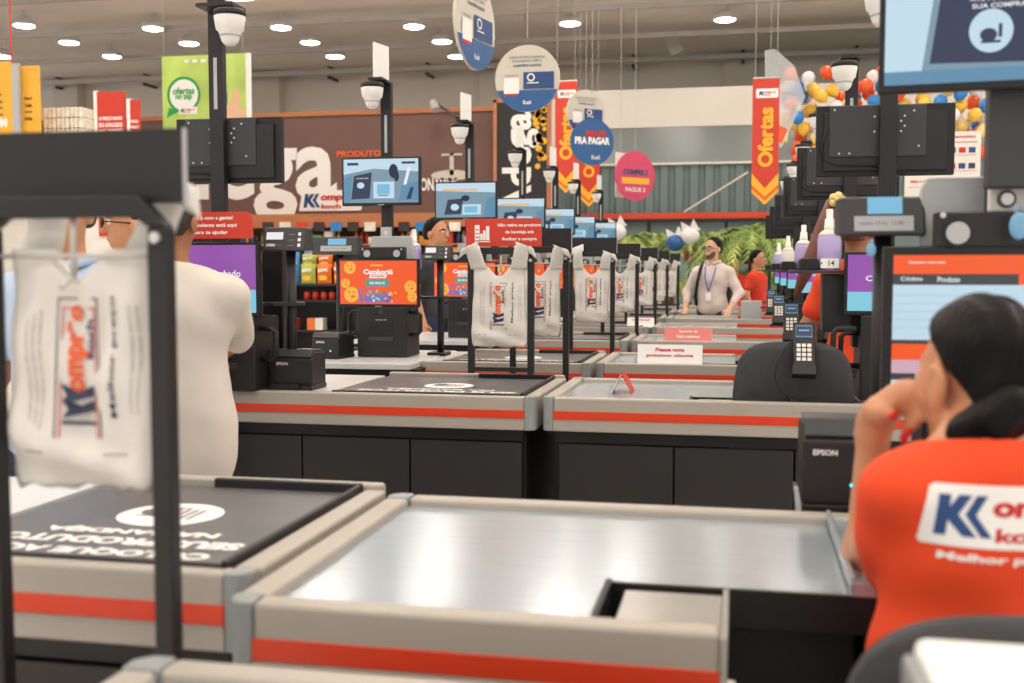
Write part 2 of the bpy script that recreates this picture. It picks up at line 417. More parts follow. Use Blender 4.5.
def bag_counter(label, Y0, xa, xb, t0, dep, railx=None, extend=None, graphic=True):
    "bagging side: rail with stripe, dark tray with a printed notice, steel ledge under the kiosk"
    t = thing('bagging_counter', label, 'checkout counter', (xa, Y0, 0), 0, 'self-checkout bagging counters')
    L = xb-xa; r0 = (railx-xa) if railx is not None else 0; t0 = t0-xa
    front_rail(t, r0, L-.045)
    front_panels(t, r0+.01, L-.06, .46)
    obj('corner_cap', MB().prism(cap_poly(L-.045, L, 0, .05, 1), 'z', Z0, Z1+.002), 'cap', t, .005, 2)
    obj('rail', MB().box(L-.052, L, .05, dep-.03, Z0, Z1), 'rail', t, .009, 3)
    obj('rail', MB().box(t0, L-.01, dep-.035, dep, Z0, Z1+.012), 'rail', t, .009, 3)
    obj('body', MB().box(r0+.03, L-.05, .075, dep-.04, 0, .848), 'black', t)
    if railx is not None:
        obj('body', MB().box(0, r0+.03, -.16, dep-.04, 0, .845), 'black', t)
        obj('ledge', MB().box(-.02, r0+.0, -.2, dep-.02, .845, .878), 'ledge', t, .004, 2)
        obj('ledge', MB().box(r0+.0, t0-.02, .05, dep-.035, .86, .874), 'ledge', t)
    else:
        obj('ledge', MB().box(0, t0-.02, .05, dep-.035, .86, .874), 'ledge', t)
    obj('tray', MB().box(t0, L-.062, .045, dep-.05, .856, .873), 'tray', t)
    obj('tray_rim', MB().box(t0, L-.055, .035, .047, .852, .886).box(L-.068, L-.055, .035, dep-.04, .852, .892).box(L-.42, L-.055, dep-.05, dep-.033, .852, .894), 'black', t, .003, 1)
    if graphic:
        cx = (t0+L-.062)/2; w = (L-.062-t0); p = Print(.0004)
        p.disc(0, -.10, .11, 'ink_white', 1, ry=.105, n=40)
        for k in range(4): p.rect(-.06+k*.018, -.15, -.05+k*.018, -.06, 'tray', 2)
        p.disc(.04, -.12, .035, 'tray', 2); p.rect(.01, -.085, .07, -.075, 'tray', 2); p.rect(-.02, -.165, .07, -.155, 'tray', 2)
        p.text('COLOQUE AQUI', 0, .2, .05, 'ink_white', 1, w=w*.78, bold=.05)
        p.text('SEUS PRODUTOS', 0, .125, .05, 'ink_white', 1, w=w*.86, bold=.05)
        p.text('NA BANDEJA', 0, .05, .045, 'ink_white', 1, w=w*.6, bold=.05)
        p.build('printed_notice', t, Matrix.Translation((cx, .05+.27, .8735)) @ Matrix.Rotation(PI, 4, 'Z'))
    return t
bag_counter('foreground bagging counter with printed black tray behind the near bag rack', 1.665, -2.3, -.79, -1.47, .76)
bag_counter('second bagging counter with black tray and long red stripe, in front of the kiosk printer', 4.275, -2.75, -.79, -1.66, .84)
bag_counter('third bagging counter with pale ledge carrying the orange-screen kiosk', 5.88, -2.75, -.79, -1.62, .84, railx=-1.74)
for y, lab in ((7.85, 'fourth bagging counter, behind the red notice sign'), (9.75, 'fifth bagging counter, with a white folded card on it'), (11.6, 'sixth bagging counter, among the far bag racks'), (13.45, 'seventh bagging counter, behind the last bag racks'), (15.3, 'farthest bagging counter at the end of the row')):
    bag_counter(lab, y, -2.75, -.79, -1.62, .84, railx=-1.74, graphic=False)
# ------------------------------------------------------------------ bag racks and carrier bags
def rack(label, Xr, Y, w, zb, sign, zt=1.505, post=.031):
    t = thing('bag_rack', label, 'bag rack', (Xr-w/2, Y, zb), 0, 'carrier bag racks'); h = zt-zb; a = w/2; q = post/2
    ch = .045
    for s in (-1, 1):
        obj('post', MB().box(s*a-q, s*a+q, -.014, .014, 0, h-ch), 'charcoal', t, .004, 2)
        obj('bolt', MB().cyl((s*a, -.0145, h-ch-.015), (s*a, -.021, h-ch-.015), .008, n=12), 'bolt', t)
    o = MB().prism([(-a-q,h-ch),(-a-q+ch,h),(a+q-ch,h),(a+q,h-ch),(a-q,h-ch),(a-q-.018,h-post),(-a+q+.018,h-post),(-a+q,h-ch)], 'y', -.014, .014)
    obj('top_bar', o, 'charcoal', t, .004, 2)
    obj('cross_wire', MB().cyl((-a,0,h-.085),(a,0,h-.085), .0035, n=8), 'wire', t, smooth=True)
    obj('hanger_rod', MB().cyl((0,0,h-.02),(0,0,h-.115), .005, n=8).cyl((0,-.0,h-.115),(0,-.03,h-.13), .004, n=8), 'wire', t, smooth=True)
    if zb < .3: obj('foot', MB().box(-a-.05, a+.05, -.03, .03, 0, .02), 'charcoal', t, .003, 1)
    obj('foot_bar', MB().box(-a, a, -.012, .012, max(.12, .0) if zb < .3 else .01, (.15 if zb < .3 else .03)), 'charcoal', t)
    if sign == 'red':
        obj('sign_panel', MB().box(-a-.03, a+.045, .022, .028, h+.005, h+.135), 'signred', t)
        p = Print()
        for k, s_ in enumerate(('Não retire os produtos', 'da bandeja até', 'finalizar a compra')):
            p.text(s_, .075, .032-k*.032, .019, 'ink_white', 1, w=(.205, .135, .165)[k], bold=.03)
        p.rect(-.14, -.045, -.065, -.04, 'ink_white', 1)
        for k, (x0, x1, y1) in enumerate(((-.138,-.115,.035),(-.112,-.1,-.005),(-.098,-.086,.01),(-.084,-.068,.03))): p.rect(x0, -.036, x1, y1, 'ink_white', 1)
        for k in range(3): p.rect(-.134, -.025+k*.018, -.119, -.02+k*.018, 'signred', 2)
        p.build('notice_print', t, FRONT(.008, .0205, h+.07))
    else:
        obj('sign_panel', MB().box(-a-.03, a+q+.008, .022, .028, h-.01, h+.095), 'charcoal', t)
        obj('panel_edge', MB().box(a+q+.008, a+q+.011, .021, .029, h-.01, h+.095), 'greypanel', t)
    return t
def bagwave(x, z, seed, amp=1.0):
    return amp*(.004*math.sin(31*x+seed+6*z)+.003*math.sin(47*z+19*x+2*seed)+.0025*math.sin(83*x-23*z+seed*3)+.006*math.exp(-((z-.03)/.05)**2)*math.sin(70*z+25*x+seed))
def bag(label, X, Y, ztop, w=.25, H=.36, seed=0., prn=True, flaps=(1, 1), amp=1.0, hy=0.0):
    "tee-shirt carrier bag; origin at the middle of the neckline"
    t = thing('carrier_bag', label, 'carrier bag', (X, Y, ztop-H), 0, 'white carrier bags')
    nu, nv = 26, 34; b = MB(); a = w/2
    def top(u): s = abs(u); return H-.045*(1-min(1, s/.42)**2) if s < .42 else H
    def wid(v): return a*(.97+.05*math.sin(2.6*v+seed))-(.012*max(0, 1-v/.12)**2)
    vs = {}
    for side in (0, 1):
        for j in range(nv+1):
            v = j/nv
            for i in range(nu+1):
                u = -1+2*i/nu; z = v*top(u)
                edge = (i in (0, nu)) or j == 0
                x = u*wid(v)
                th = 0 if edge else .022*(1-u**6)*min(1, (v*7))*(1-.45*v)
                z2 = z+ (.0035*math.sin(8.3*u+seed)+.002*math.sin(17*u+2*seed) if j == 0 else 0)
                y = bagwave(x, z, seed, amp)+(-th if side == 0 else th)
                if edge and side == 1: vs[(1,i,j)] = vs[(0,i,j)]; continue
                vs[(side,i,j)] = len(b.v); b.v.append((x, y, z2))
    for side in (0, 1):
        for j in range(nv):
            for i in range(nu):
                q = (vs[(side,i,j)], vs[(side,i+1,j)], vs[(side,i+1,j+1)], vs[(side,i,j+1)])
                b.f.append(q if side == 0 else q[::-1]); b.m.append(0)
    for i in range(nu): b.f.append((vs[(0,i,nv)], vs[(0,i+1,nv)], vs[(1,i+1,nv)], vs[(1,i,nv)])); b.m.append(0)
    obj('bag_body', b, 'bagwhite', t, smooth=True)
    for s in (-1, 1):
        hb = MB(); n = 16; m = 6
        out = flaps[0 if s < 0 else 1]
        for j in range(n+1):
            f = j/n
            cx = s*(a*.72 + (.035*f+.05*max(0, f-.62))*(1 if out else .1)); cz = H-.012+.155*f-(.30*max(0, f-.74) if out else 0)
            yy = (-.012-.028*math.sin(f*2.6) if hy <= 0 else .02+hy*math.sin(f*2.6))+bagwave(cx, cz, seed, .7)
            hw = a*.29*(1-.15*f)+ (.012 if f > .7 else 0)
            tl = s*(.35*f+(.7*max(0, f-.6) if out else 0))
            for i in range(m+1):
                e = -1+2*i/m
                hb.v.append((cx+e*hw*math.cos(tl), yy-.010*(1-e*e)+.004*math.sin(9*e+7*f+seed), cz-e*hw*math.sin(tl)))
        for j in range(n):
            for i in range(m):
                k = j*(m+1)+i; hb.f.append((k, k+1, k+m+2, k+m+1)); hb.m.append(0)
        o = obj('handle', hb, 'bagwhite', t, smooth=True)
        sm = o.modifiers.new('solid', 'SOLIDIFY'); sm.thickness = .006
    if prn:
        p = Print(.0005); W2 = w*.13
        def frame(x0, y0, x1, y1, m, L):
            e = .0022
            p.rect(x0,y0,x0+e,y1,m,L); p.rect(x1-e,y0,x1,y1,m,L); p.rect(x0,y1-e,x1,y1,m,L)
        cx = .0; frame(cx-W2-.006, H*.22, cx+W2+.006, H*.80, 'ink_navy', 1); frame(cx-W2, H*.22, cx+W2, H*.76, 'ink_red', 1)
        p.text('omprão', cx, H*.59, w*.17, 'ink_orange', 2, w=H*.36, bold=.05, rot=PI/2)
        p.text('koch', cx+w*.085, H*.63, w*.05, 'ink_navy', 2, w=H*.16, bold=.03, rot=PI/2)
        for k in range(2):
            z = H*(.30+.06*k); p.poly([(cx-.028,z),(cx+.028,z+.012),(cx+.028,z+.028),(cx,z+.018),(cx-.028,z+.03),(cx-.02,z+.012)], 'ink_navy', 2)
        p.rect(cx-.028, H*.275, cx+.028, H*.29, 'ink_navy', 2)
        p.text('Melhor preço', a*.52, H*.56, .012, 'ink_navy', 1, w=H*.5, bold=.02, rot=PI/2)
        for k in range(3): p.text('sacola reciclável use com consciência', -a*.52-k*.009, H*.5, .005, 'ink_grey', 1, w=H*(.5-.04*k), bold=.0, rot=PI/2)
        for k in range(2): p.text('polietileno capacidade máxima', a*.74+k*.01, H*.55, .005, 'ink_grey', 1, w=H*.44, bold=.0, rot=PI/2)
        p.rect(-a*.72, H*.16, -a*.42, H*.165, 'ink_navy', 1); p.rect(a*.35, H*.155, a*.65, H*.16, 'ink_grey', 1)
        for i, v in enumerate(p.b.v):
            x, y, l = v; u = max(-1, min(1, x/a)); vv = y/H
            th = .022*(1-u**6)*min(1, vv*7)*(1-.45*vv)
            p.b.v[i] = (x, bagwave(x, y, seed, amp)-th-.0022-l*.8, y)
        link('bag_print', p.b.mesh('bag_print'), t)
    return t
XR1 = PY(164.5, 400, 1.42).x
rack('nearest black bag rack with dark sign panel, blurred at the left edge', XR1, 1.42, .275, 0, 'dark', zt=1.49)
rack('black bag rack carrying the red notice sign', PY(531, 300, 5.02).x, 5.02, .285, .9, 'red', zt=1.49)
rk = [(566, 5.62, 'black bag rack just right of the red notice sign, dark panel on top'), (612.5, 7.3, 'black bag rack, third from the red notice sign'), (637, 9.0, 'black bag rack, fourth from the red notice sign'),
      (655, 10.75, 'black bag rack, fifth from the red notice sign'), (667, 12.5, 'black bag rack, second from the far end of the row'), (678, 14.4, 'farthest black bag rack beside the man with the lanyard')]
for x, Y, lab in rk: rack(lab, PY(x, 300, Y).x, Y, .28, 0, 'dark')
bag('big white printed carrier bag filling the nearest rack at the left edge', XR1-.1375, 1.44, 1.415, w=.236, H=.35, seed=1.3, flaps=(0, 1), amp=1.4, hy=.03)
bag('white printed carrier bag hanging under the red notice sign', PY(499, 300, 5.0).x, 5.0, 1.40, w=.262, H=.375, seed=2.1, hy=-.0)
for i, (x, Y, lab) in enumerate(rk):
    X = PY(x, 300, Y).x-.14
    bag('white carrier bag in the '+['rack just right of the red notice sign', 'third rack from the red notice sign', 'fourth rack from the red notice sign', 'fifth rack from the red notice sign', 'second-farthest rack of the row', 'farthest rack beside the man with the lanyard'][i],
        X, Y-.005, 1.40, w=.238, H=.36, seed=3+i*1.7, flaps=(0, 1), prn=True)

# ------------------------------------------------------------------ kiosks, poles, screens
def screen_promo(p, w, h):
    p.rect(-w/2,-h/2,w/2,h/2,'s_orange',0)
    for x, y, r in ((-.37,.34,.16),(-.43,-.02,.12),(-.35,-.28,.2),(.42,-.1,.16),(.44,-.33,.13)):
        xx, yy, rr = max(-w/2+r*h*.7, min(w/2-r*h*.7, x*w)), max(-h/2+r*h*.7, y*h), r*h*.9
        p.disc(xx,yy,rr,'s_yellow',1); p.disc(xx+.2*rr,yy-.25*rr,rr*.3,'s_orange',2,ry=rr*.15); p.disc(xx-.3*rr,yy+.3*rr,rr*.14,'s_orange',2); p.disc(xx+.3*rr,yy+.3*rr,rr*.14,'s_orange',2)
    p.rect(-.10*w,.375*h,.06*w,.41*h,'s_yellow',1)
    p.text('Camboriú',0,.245*h,.12*h,'s_white',3,w=.38*w,bold=.05)
    p.poly([(-.12*w,.1*h),(.1*w,.1*h),(.12*w,.18*h),(-.10*w,.18*h)],'s_white',2); p.text('Komprão',0,.14*h,.05*h,'s_navy',3,w=.17*w,bold=.03)
    p.rect(-.16*w,-.09*h,.14*w,.06*h,'s_teal',2); p.text('EM BREVE',-.01*w,-.015*h,.06*h,'s_white',3,w=.2*w)
    p.poly([(-.27*w,-.17*h),(-.05*w,-.14*h),(-.05*w,-.17*h),(-.24*w,-.2*h),(-.18*w,-.46*h),(-.24*w,-.46*h)],'s_violet',3)
    p.poly([(-.2*w,-.28*h),(.12*w,-.26*h),(.2*w,-.46*h),(-.16*w,-.46*h)],'s_violet',2)
    rr = random.Random(4)
    for k in range(34):
        p.disc(rr.uniform(-.15,.24)*w, rr.uniform(-.44,-.2)*h, .03*h, rr.choice(['s_green','s_cyan','s_yellow','s_white','s_red','s_blue']),3,n=8)
def screen_closed(p, w, h):
    p.rect(-w/2,-h/2,w/2,h/2,'s_purple',0); p.rect(-w/2,-h/2,w/2,-.16*h,'s_cyan',1); p.text('Caixa fechado',0,.08*h,.1*h,'s_white',2,w=.62*w,bold=.02)
def screen_cctv(p, w, h):
    p.rect(-w/2,-h/2,w/2,h/2,'s_mid',0)
    p.poly([(-w/2,.15*h),(-.1*w,.28*h),(.5*w,.2*h),(.5*w,.5*h),(-.5*w,.5*h)],'s_lblue',1)
    p.poly([(-.4*w,-.42*h),(-.15*w,-.4*h),(-.12*w,.2*h),(-.36*w,.12*h)],'s_navy',2); p.disc(-.27*w,-.1*h,.05*w,'s_lblue',3,ry=.07*h); p.text('COLOQUE AQUI',-.25*w,.06*h,.03*h,'s_white',3,w=.16*w)
    p.rect(-.1*w,-.4*h,.18*w,-.02*h,'s_lblue',2); p.rect(-.05*w,-.3*h,.12*w,-.08*h,'s_sky',3); p.rect(-.04*w,-.34*h,.1*w,-.32*h,'s_navy',3)
    p.disc(.17*w,.22*h,.06*w,'s_dark',2,ry=.16*h); p.disc(.21*w,.1*h,.035*w,'s_dark',3,ry=.12*h)
    p.poly([(.3*w,-.1*h),(.34*w,-.1*h),(.4*w,.3*h),(.36*w,.3*h)],'s_white',2); p.poly([(.24*w,-.45*h),(.5*w,-.45*h),(.5*w,-.02*h),(.28*w,-.1*h)],'s_blue',2)
    p.poly([(.34*w,-.42*h),(.4*w,-.42*h),(.44*w,-.15*h),(.40*w,-.15*h)],'s_navy',3); p.rect(-.45*w,.36*h,-.3*w,.42*h,'s_navy',2); p.rect(.28*w,.38*h,.46*w,.43*h,'s_navy',2)
    p.poly([(-.5*w,-.5*h),(-.42*w,-.5*h),(-.38*w,.15*h),(-.5*w,.05*h)],'s_blue',2)
def screen_cctv2(p, w, h):
    p.rect(-w/2,-h/2,w/2,h/2,'s_mid',0)
    p.poly([(-.5*w,.28*h),(.5*w,.22*h),(.5*w,.5*h),(-.5*w,.5*h)],'s_lblue',1); p.rect(-.38*w,.28*h,.2*w,.33*h,'s_yellow',2)
    p.poly([(-.36*w,-.42*h),(-.06*w,-.4*h),(-.04*w,.05*h),(-.3*w,.02*h)],'s_navy',2); p.disc(-.18*w,-.2*h,.07*w,'s_lblue',3,ry=.1*h)
    p.rect(-.08*w,-.42*h,.26*w,-.12*h,'s_lblue',2); p.rect(-.02*w,-.36*h,.2*w,-.18*h,'s_sky',3); p.disc(0,.06*h,.07*w,'s_dark',2,ry=.09*h); p.poly([(.3*w,-.5*h),(.5*w,-.5*h),(.5*w,.1*h),(.36*w,.05*h)],'s_blue',2)
def monitor(name, t, x0, x1, y, z0, z1, scr, face=1, bez=.012):
    "flat monitor facing -Y (face 1) or +Y (face -1), with its picture as a thin print"
    m = obj(name, MB().box(x0, x1, y-.018, y+.018, z0, z1), 'black', t, .004, 2)
    w, h = (x1-x0)-2*bez, (z1-z0)-2*bez-.004
    p = Print(.0004); scr(p, w, h); cx, cz = (x0+x1)/2, (z0+z1)/2+.003
    p.build('screen', m, FRONT(cx, y-.0186, cz) if face > 0 else BACKF(cx, y+.0186, cz))
    obj('bezel_logo', MB().box(cx-.02, cx+.02, y-face*.0182-.0004, y-face*.0182+.0004, z0+.003, z0+.007), 'greypanel', m)
    s = face                                  # details of the back: ledge, square cover, vents
    yb = y+s*.018
    obj('back_cover', MB().box(x0+.03, x1-.03, min(yb, yb+s*.012), max(yb, yb+s*.012), z0+.02, z1-.03), 'charcoal', m, .003, 1)
    return m
def camera_head(t, x, y, z):
    c = obj('camera_head', MB().lathe([(.02,-.085),(.034,-.07),(.042,-.045),(.047,-.03),(.058,-.02),(.066,.03),(.066,.034)], (x, y, z), 20), 'white', t, smooth=True)
    obj('camera_lid', MB().lathe([(.068,.034),(.068,.055),(.06,.062)], (x, y, z), 20), 'black', c, smooth=True)
    obj('lens_band', MB().lathe([(.0425,-.05),(.0432,-.046),(.0432,-.04),(.042,-.037)], (x, y, z), 20), 'greypanel', c, smooth=True)
    return c
def kiosk(label, X, Y, scr, mon=(-.235,.255,.29,.57), top=1, small=False, num=None, bar=True, sign=None, camx=-.045, topx=(-.26,.225), z=.88, bodyz=0, plaque=True, tall=0):
    t = thing('checkout_kiosk', label, 'checkout kiosk', (X, Y, z), 0, 'checkout kiosks'); x0, x1, z0, z1 = mon
    cx = (x0+x1)/2+.02
    b = obj('body', MB().prism([(-.15,bodyz),(-.15,z0),(.10,z0),(.12,bodyz)], 'x', cx-.145, cx+.155), 'charcoal', t, .006, 2)
    obj('scanner_window', MB().box(cx-.075, cx+.075, -.153, -.148, .12, .20), 'black', b); obj('scanner_lip', MB().box(cx-.075, cx+.075, -.158, -.148, .095, .118), 'darkgrey', b)
    for k in range(4): obj('indicator', MB().box(cx-.03+k*.018, cx-.022+k*.018, -.152, -.149, .213, .219), 'bolt', b)
    obj('keyhole', MB().cyl((cx,-.149,.265),(cx,-.153,.265), .014, n=14), 'darkgrey', b)
    for s in (-1, 1):
        xx = cx+.005+s*.15
        obj('handle', MB().tube([(xx,-.09,.26),(xx+s*.05,-.09,.26),(xx+s*.068,-.09,.245),(xx+s*.068,-.09,.15),(xx+s*.05,-.09,.13),(xx,-.09,.13)], .011, 8), 'black', t, smooth=True)
    monitor('monitor', t, x0, x1, -.115, z0, z1, scr)
    if bar:
        cb = obj('sensor_bar', MB().box(cx-.135, cx+.135, -.12, -.07, z1, z1+.068), 'charcoal', t, .004, 2)
        for s in (-1, 1):
            obj('sensor_ring', MB().cyl((cx+s*.09,-.119,z1+.03),(cx+s*.09,-.1235,z1+.03), .027, n=20), 'black', cb)
            obj('sensor_eye', MB().cyl((cx+s*.09,-.12,z1+.03),(cx+s*.09,-.126,z1+.03), .021, n=20), 'greypanel', cb)
            obj('screw', MB().cyl((cx+s*.118,-.1195,z1+.055),(cx+s*.118,-.122,z1+.055), .005, n=8), 'bolt', cb)
        obj('back_panel', MB().prism([(cx-.145,z1-.03),(cx-.11,z1+.135),(cx+.13,z1+.135),(cx+.155,z1-.03)], 'y', .025, .055), 'greypanel', t, .004, 1)
    obj('pole', MB().box(-.033, .033, .06, .1, bodyz, 1.6+tall), 'charcoal', t, .003, 1)
    if plaque:
        pl = obj('pole_plaque', MB().box(-.033, .033, .045, .06, .645, .76), 'greypanel', t, .003, 1)
        for k in (0, 1): obj('bolt', MB().cyl((0,.046,.68+.045*k),(0,.04,.68+.045*k), .014, n=14), 'bolt', pl)
    obj('pole_slot', MB().box(-.008, .008, .0585, .0605, 1.2, 1.42), 'greypanel', t)
    if top:
        yy = .03 if top > 0 else .135
        m = monitor('overhead_monitor', t, topx[0], topx[1], yy, .885, 1.17, screen_cctv if num in (11, 13, None) else screen_cctv2, top)
        mt = obj('mount_box', MB().box(topx[0]+.05, topx[1]-.11, .0995, .118, .96, 1.165) if top < 0 else MB().box(-.09, .09, .05, .12, .93, 1.12), 'darkgrey', m, .003, 1)
        if top < 0:
            for k, (bx, bz) in enumerate(((topx[0]+.07,1.15),(topx[0]+.09,.975),(topx[0]+.13,.975),(.052,1.10),(.052,1.06),(.065,1.12),(.065,1.08),(.1,1.14),(.12,1.0),(-.05,1.12),(-.05,1.06))):
                obj('bolt', MB().cyl((bx,.0996,bz),(bx,.096,bz), .0042, n=8), 'bolt', m)
            obj('port_cover', MB().box(topx[1]-.085, topx[1]-.025, .113, .118, .91, .965), 'black', m)
            obj('port_cover', MB().box(topx[0]+.03, topx[0]+.09, .113, .118, .91, .965), 'black', m)
            obj('power_cable', MB().tube([(topx[0]+.06,.105,1.08),(topx[0]+.035,.105,1.05),(topx[0]+.02,.105,1.0),(topx[0]+.035,.105,.95),(topx[0]+.08,.105,.93),(0,.105,.92)], .005, 6), 'rubber', m, smooth=True)
    obj('pole_cap', MB().box(-.033, .033, -.02, .1, 1.6+tall, 1.612+tall), 'charcoal', t)
    obj('camera_arm', MB().box(min(camx,0)-.02, max(camx,0)+.02, -.07, .065, 1.588+.02, 1.602+.02), 'charcoal', t)
    camera_head(t, camx, -.05, 1.53)
    if num is not None:
        fl = obj('number_flag', MB().box(-.002, .002, -.085, .085, 0, .215), 'white', t); fl.location = (-.02, .04, 1.615); fl.rotation_euler.z = math.radians(-14)
        pr = Print(.0003); pr.text(str(num), 0, 0, .07, 'ink_black', 1, bold=.04); pr.build('number', fl, Matrix.Translation((-.0023, 0, .11)) @ Matrix.Rotation(-PI/2, 4, 'Z') @ Matrix.Rotation(PI/2, 4, 'X'))
    if sign:
        s0, s1, q0, q1 = sign
        obj('help_sign', MB().prism([(s0,q0),(s1,q0),(s1,q1-.03),(s1-.009,q1-.009),(s1-.03,q1),(s0,q1)], 'y', -.16, -.155), 'signred', t, .001, 1)
        p = Print(); cc = (s1-s0)/2
        for k, s_ in enumerate(('Aqui é com a gente!', 'O atendente está aqui', 'para te ajudar')): p.text(s_, 0, .024-.03*k, .02, 'ink_white', 1, w=(.2, .235, .155)[k], bold=.03)
        p.build('help_lettering', t, FRONT((s0+s1)/2+.005, -.1606, (q0+q1)/2+.005))
    return t
# left column: self-checkout kiosks
XK = lambda x, Y: PY(x, 250, Y).x
kiosk('self-checkout kiosk with purple and blue screen, red help sign on top', XK(222.5, 4.5)+.0, 4.40, screen_closed, mon=(-.105,.275,.31,.62), top=-1, bar=False, sign=(-.12,.265,.635,.745), camx=.125, topx=(-.22,.275), num=None, plaque=False, tall=.18)
kl = [(383.5, 6.24, 11, 'self-checkout kiosk with big orange promotional screen, number 11 flag on its pole'), (467.5, 8.1, 10, 'self-checkout kiosk whose orange screen is half hidden by the bag under the red sign'),
      (521, 10.0, 9, 'self-checkout kiosk third from the big orange screen, its pole before the vertical wine sign'), (554, 11.8, 8, 'self-checkout kiosk fourth from the big orange screen'), (577, 13.6, 7, 'self-checkout kiosk second from the far end of the row'), (600, 15.4, 6, 'farthest self-checkout kiosk of the row')]
for x, Y, n, lab in kl: kiosk(lab, XK(x, Y), Y, screen_promo, num=n)
# right column: cashier kiosks
def screen_pos(p, w, h):
    p.rect(-w/2,-h/2,w/2,h/2,'s_lblue',0); p.rect(-w/2,.36*h,w/2,h/2,'s_orange',1); p.rect(-w/2,.28*h,.17*w,.36*h,'s_grey',1); p.rect(.17*w,.28*h,w/2,.36*h,'s_orange',1)
    p.text('Operador caixa livre',-.32*w,.445*h,.025*h,'s_white',2,w=.2*w); p.text('Código',-.4*w,.32*h,.04*h,'s_white',2,w=.12*w); p.text('Produto',-.2*w,.32*h,.04*h,'s_white',2,w=.12*w)
    for x in (.24, .4): p.disc(x*w,.32*h,.025*w,'s_pink',2); p.disc(x*w+.03*w,.19*h,.035*w,'s_yellow',2,ry=.02*h); p.disc(x*w+.01*w,.185*h,.02*w,'s_green',3,ry=.025*h)
    for k in range(5): p.rect(-w/2,(.2-.06*k)*h,.17*w,(.202-.06*k)*h,'s_mid',1)
    p.rect(-w/2,-.16*h,-.15*w,-.13*h,'s_grey',1); p.rect(-w/2,-.28*h,-.17*w,-.16*h,'s_orange',1); p.disc(-.22*w,-.2*h,.03*w,'s_white',2); p.rect(-.17*w,-.28*h,w/2,-.16*h,'s_pink',1); p.rect(-w/2,-.38*h,-.05*w,-.28*h,'s_pink',1)
    p.rect(-w/2,-.43*h,-.37*w,-.38*h,'s_grey',1); p.rect(-.37*w,-.5*h,.1*w,-.38*h,'s_sky',1)
def screen_cam_big(p, w, h):
    p.rect(-w/2,-h/2,w/2,h/2,'s_mid',0); p.poly([(-w/2,-h/2),(-.35*w,-h/2),(-.27*w,.5*h),(-w/2,.5*h)],'s_lblue',1)
    p.poly([(-.31*w,-.35*h),(.14*w,-.37*h),(.2*w,.3*h),(-.26*w,.27*h)],'s_navy',2); p.disc(-.06*w,-.13*h,.09*w,'s_lblue',3,ry=.16*h)
    for k in range(4): p.text(('NÃO RETIRE OS','ITENS DA BANDEJA','ATÉ FINALIZAR','SUA COMPRA')[k],-.03*w,(.22-.055*k)*h,.035*h,'s_white',3,w=(.24-.02*(k%2))*w)
    p.disc(-.07*w,-.16*h,.035*w,'s_navy',4,ry=.05*h); p.rect(-.1*w,-.22*h,-.02*w,-.2*h,'s_navy',4); p.rect(-.03*w,-.18*h,-.015*w,-.08*h,'s_navy',4)
    p.poly([(.17*w,.3*h),(.28*w,.3*h),(.32*w,.12*h),(.16*w,.12*h)],'s_dark',2); p.rect(.16*w,-.32*h,.5*w,.1*h,'s_lblue',2); p.rect(.3*w,-.25*h,.5*w,0,'s_white',3)
    p.poly([(.34*w,.5*h),(.5*w,.5*h),(.5*w,.25*h),(.36*w,.2*h)],'s_orange',4); p.poly([(.37*w,.21*h),(.42*w,.22*h),(.47*w,-.12*h),(.45*w,-.25*h),(.42*w,-.25*h),(.42*w,-.1*h)],'s_skin',4); p.rect(.42*w,.1*h,.5*w,.28*h,'s_dark',3)
    p.rect(-w/2,-h/2,w/2,-.4*h,'s_blue',3)
Y1 = 2.6
def rk1(x0, y0, x1, y1, Y): a = RY(x0, y0, x1, y1, Y); return a
t = thing('checkout_kiosk', 'large cashier kiosk at the right edge with blue and orange till screen and overhead picture', 'checkout kiosk', (.62, Y1, .86), 0, 'checkout kiosks')
def lx(a): return a-.62
def lz(a): return a-.86
a = RY(882, 246, 1090, 402, 2.50); monitor('monitor', t, lx(a[0]), lx(a[1]), 2.51-Y1, lz(a[2]), lz(a[3]), screen_pos, bez=.02)
obj('body', MB().prism([(-.03,0),(-.03,lz(a[2])+.1),(.14,lz(a[2])+.1),(.14,0)], 'x', lx(a[0])+.1, lx(a[1])-.1), 'charcoal', t, .006, 2)
a = RY(933, 212, 1100, 247, 2.52); cb = obj('sensor_bar', MB().box(lx(a[0]), lx(a[1]), 2.49-Y1, 2.53-Y1, lz(a[2]), lz(a[3])), 'charcoal', t, .004, 2)
a = RY(944, 220, 971, 246, 2.49); cx, cz, r = lx((a[0]+a[1])/2), lz((a[2]+a[3])/2), (a[1]-a[0])/2
obj('sensor_ring', MB().cyl((cx,2.491-Y1,cz),(cx,2.486-Y1,cz), r*1.15, n=24), 'black', cb); obj('sensor_eye', MB().cyl((cx,2.49-Y1,cz),(cx,2.482-Y1,cz), r*.88, n=24), 'greypanel', cb)
obj('screw', MB().cyl((cx-.03,2.49-Y1,cz+.038),(cx-.03,2.486-Y1,cz+.038), .006, n=10), 'bolt', cb)
a = RY(921, 176, 1100, 246, 2.62); obj('back_panel', MB().prism([(lx(a[0]),lz(a[2])),(lx(a[0])-.002,lz(a[3])-.03),(lx(a[0])+.012,lz(a[3])),(lx(a[1])-.04,lz(a[3])),(lx(a[1]),lz(a[2]))], 'y', .02, .04), 'greypanel', t, .004, 1)
a = RY(988, -120, 1030, 400, 2.60); obj('pole', MB().box(lx(a[0]), lx(a[0])+.1, -.03, .02, 0, 1.6), 'charcoal', t, .003, 1)
pb = RY(989, 168, 1040, 212, 2.55); pl = obj('pole_plaque', MB().box(lx(pb[0]), lx(pb[1]), -.055, -.03, lz(pb[2]), lz(pb[3])-.0), 'offwhite', t, .006, 2)
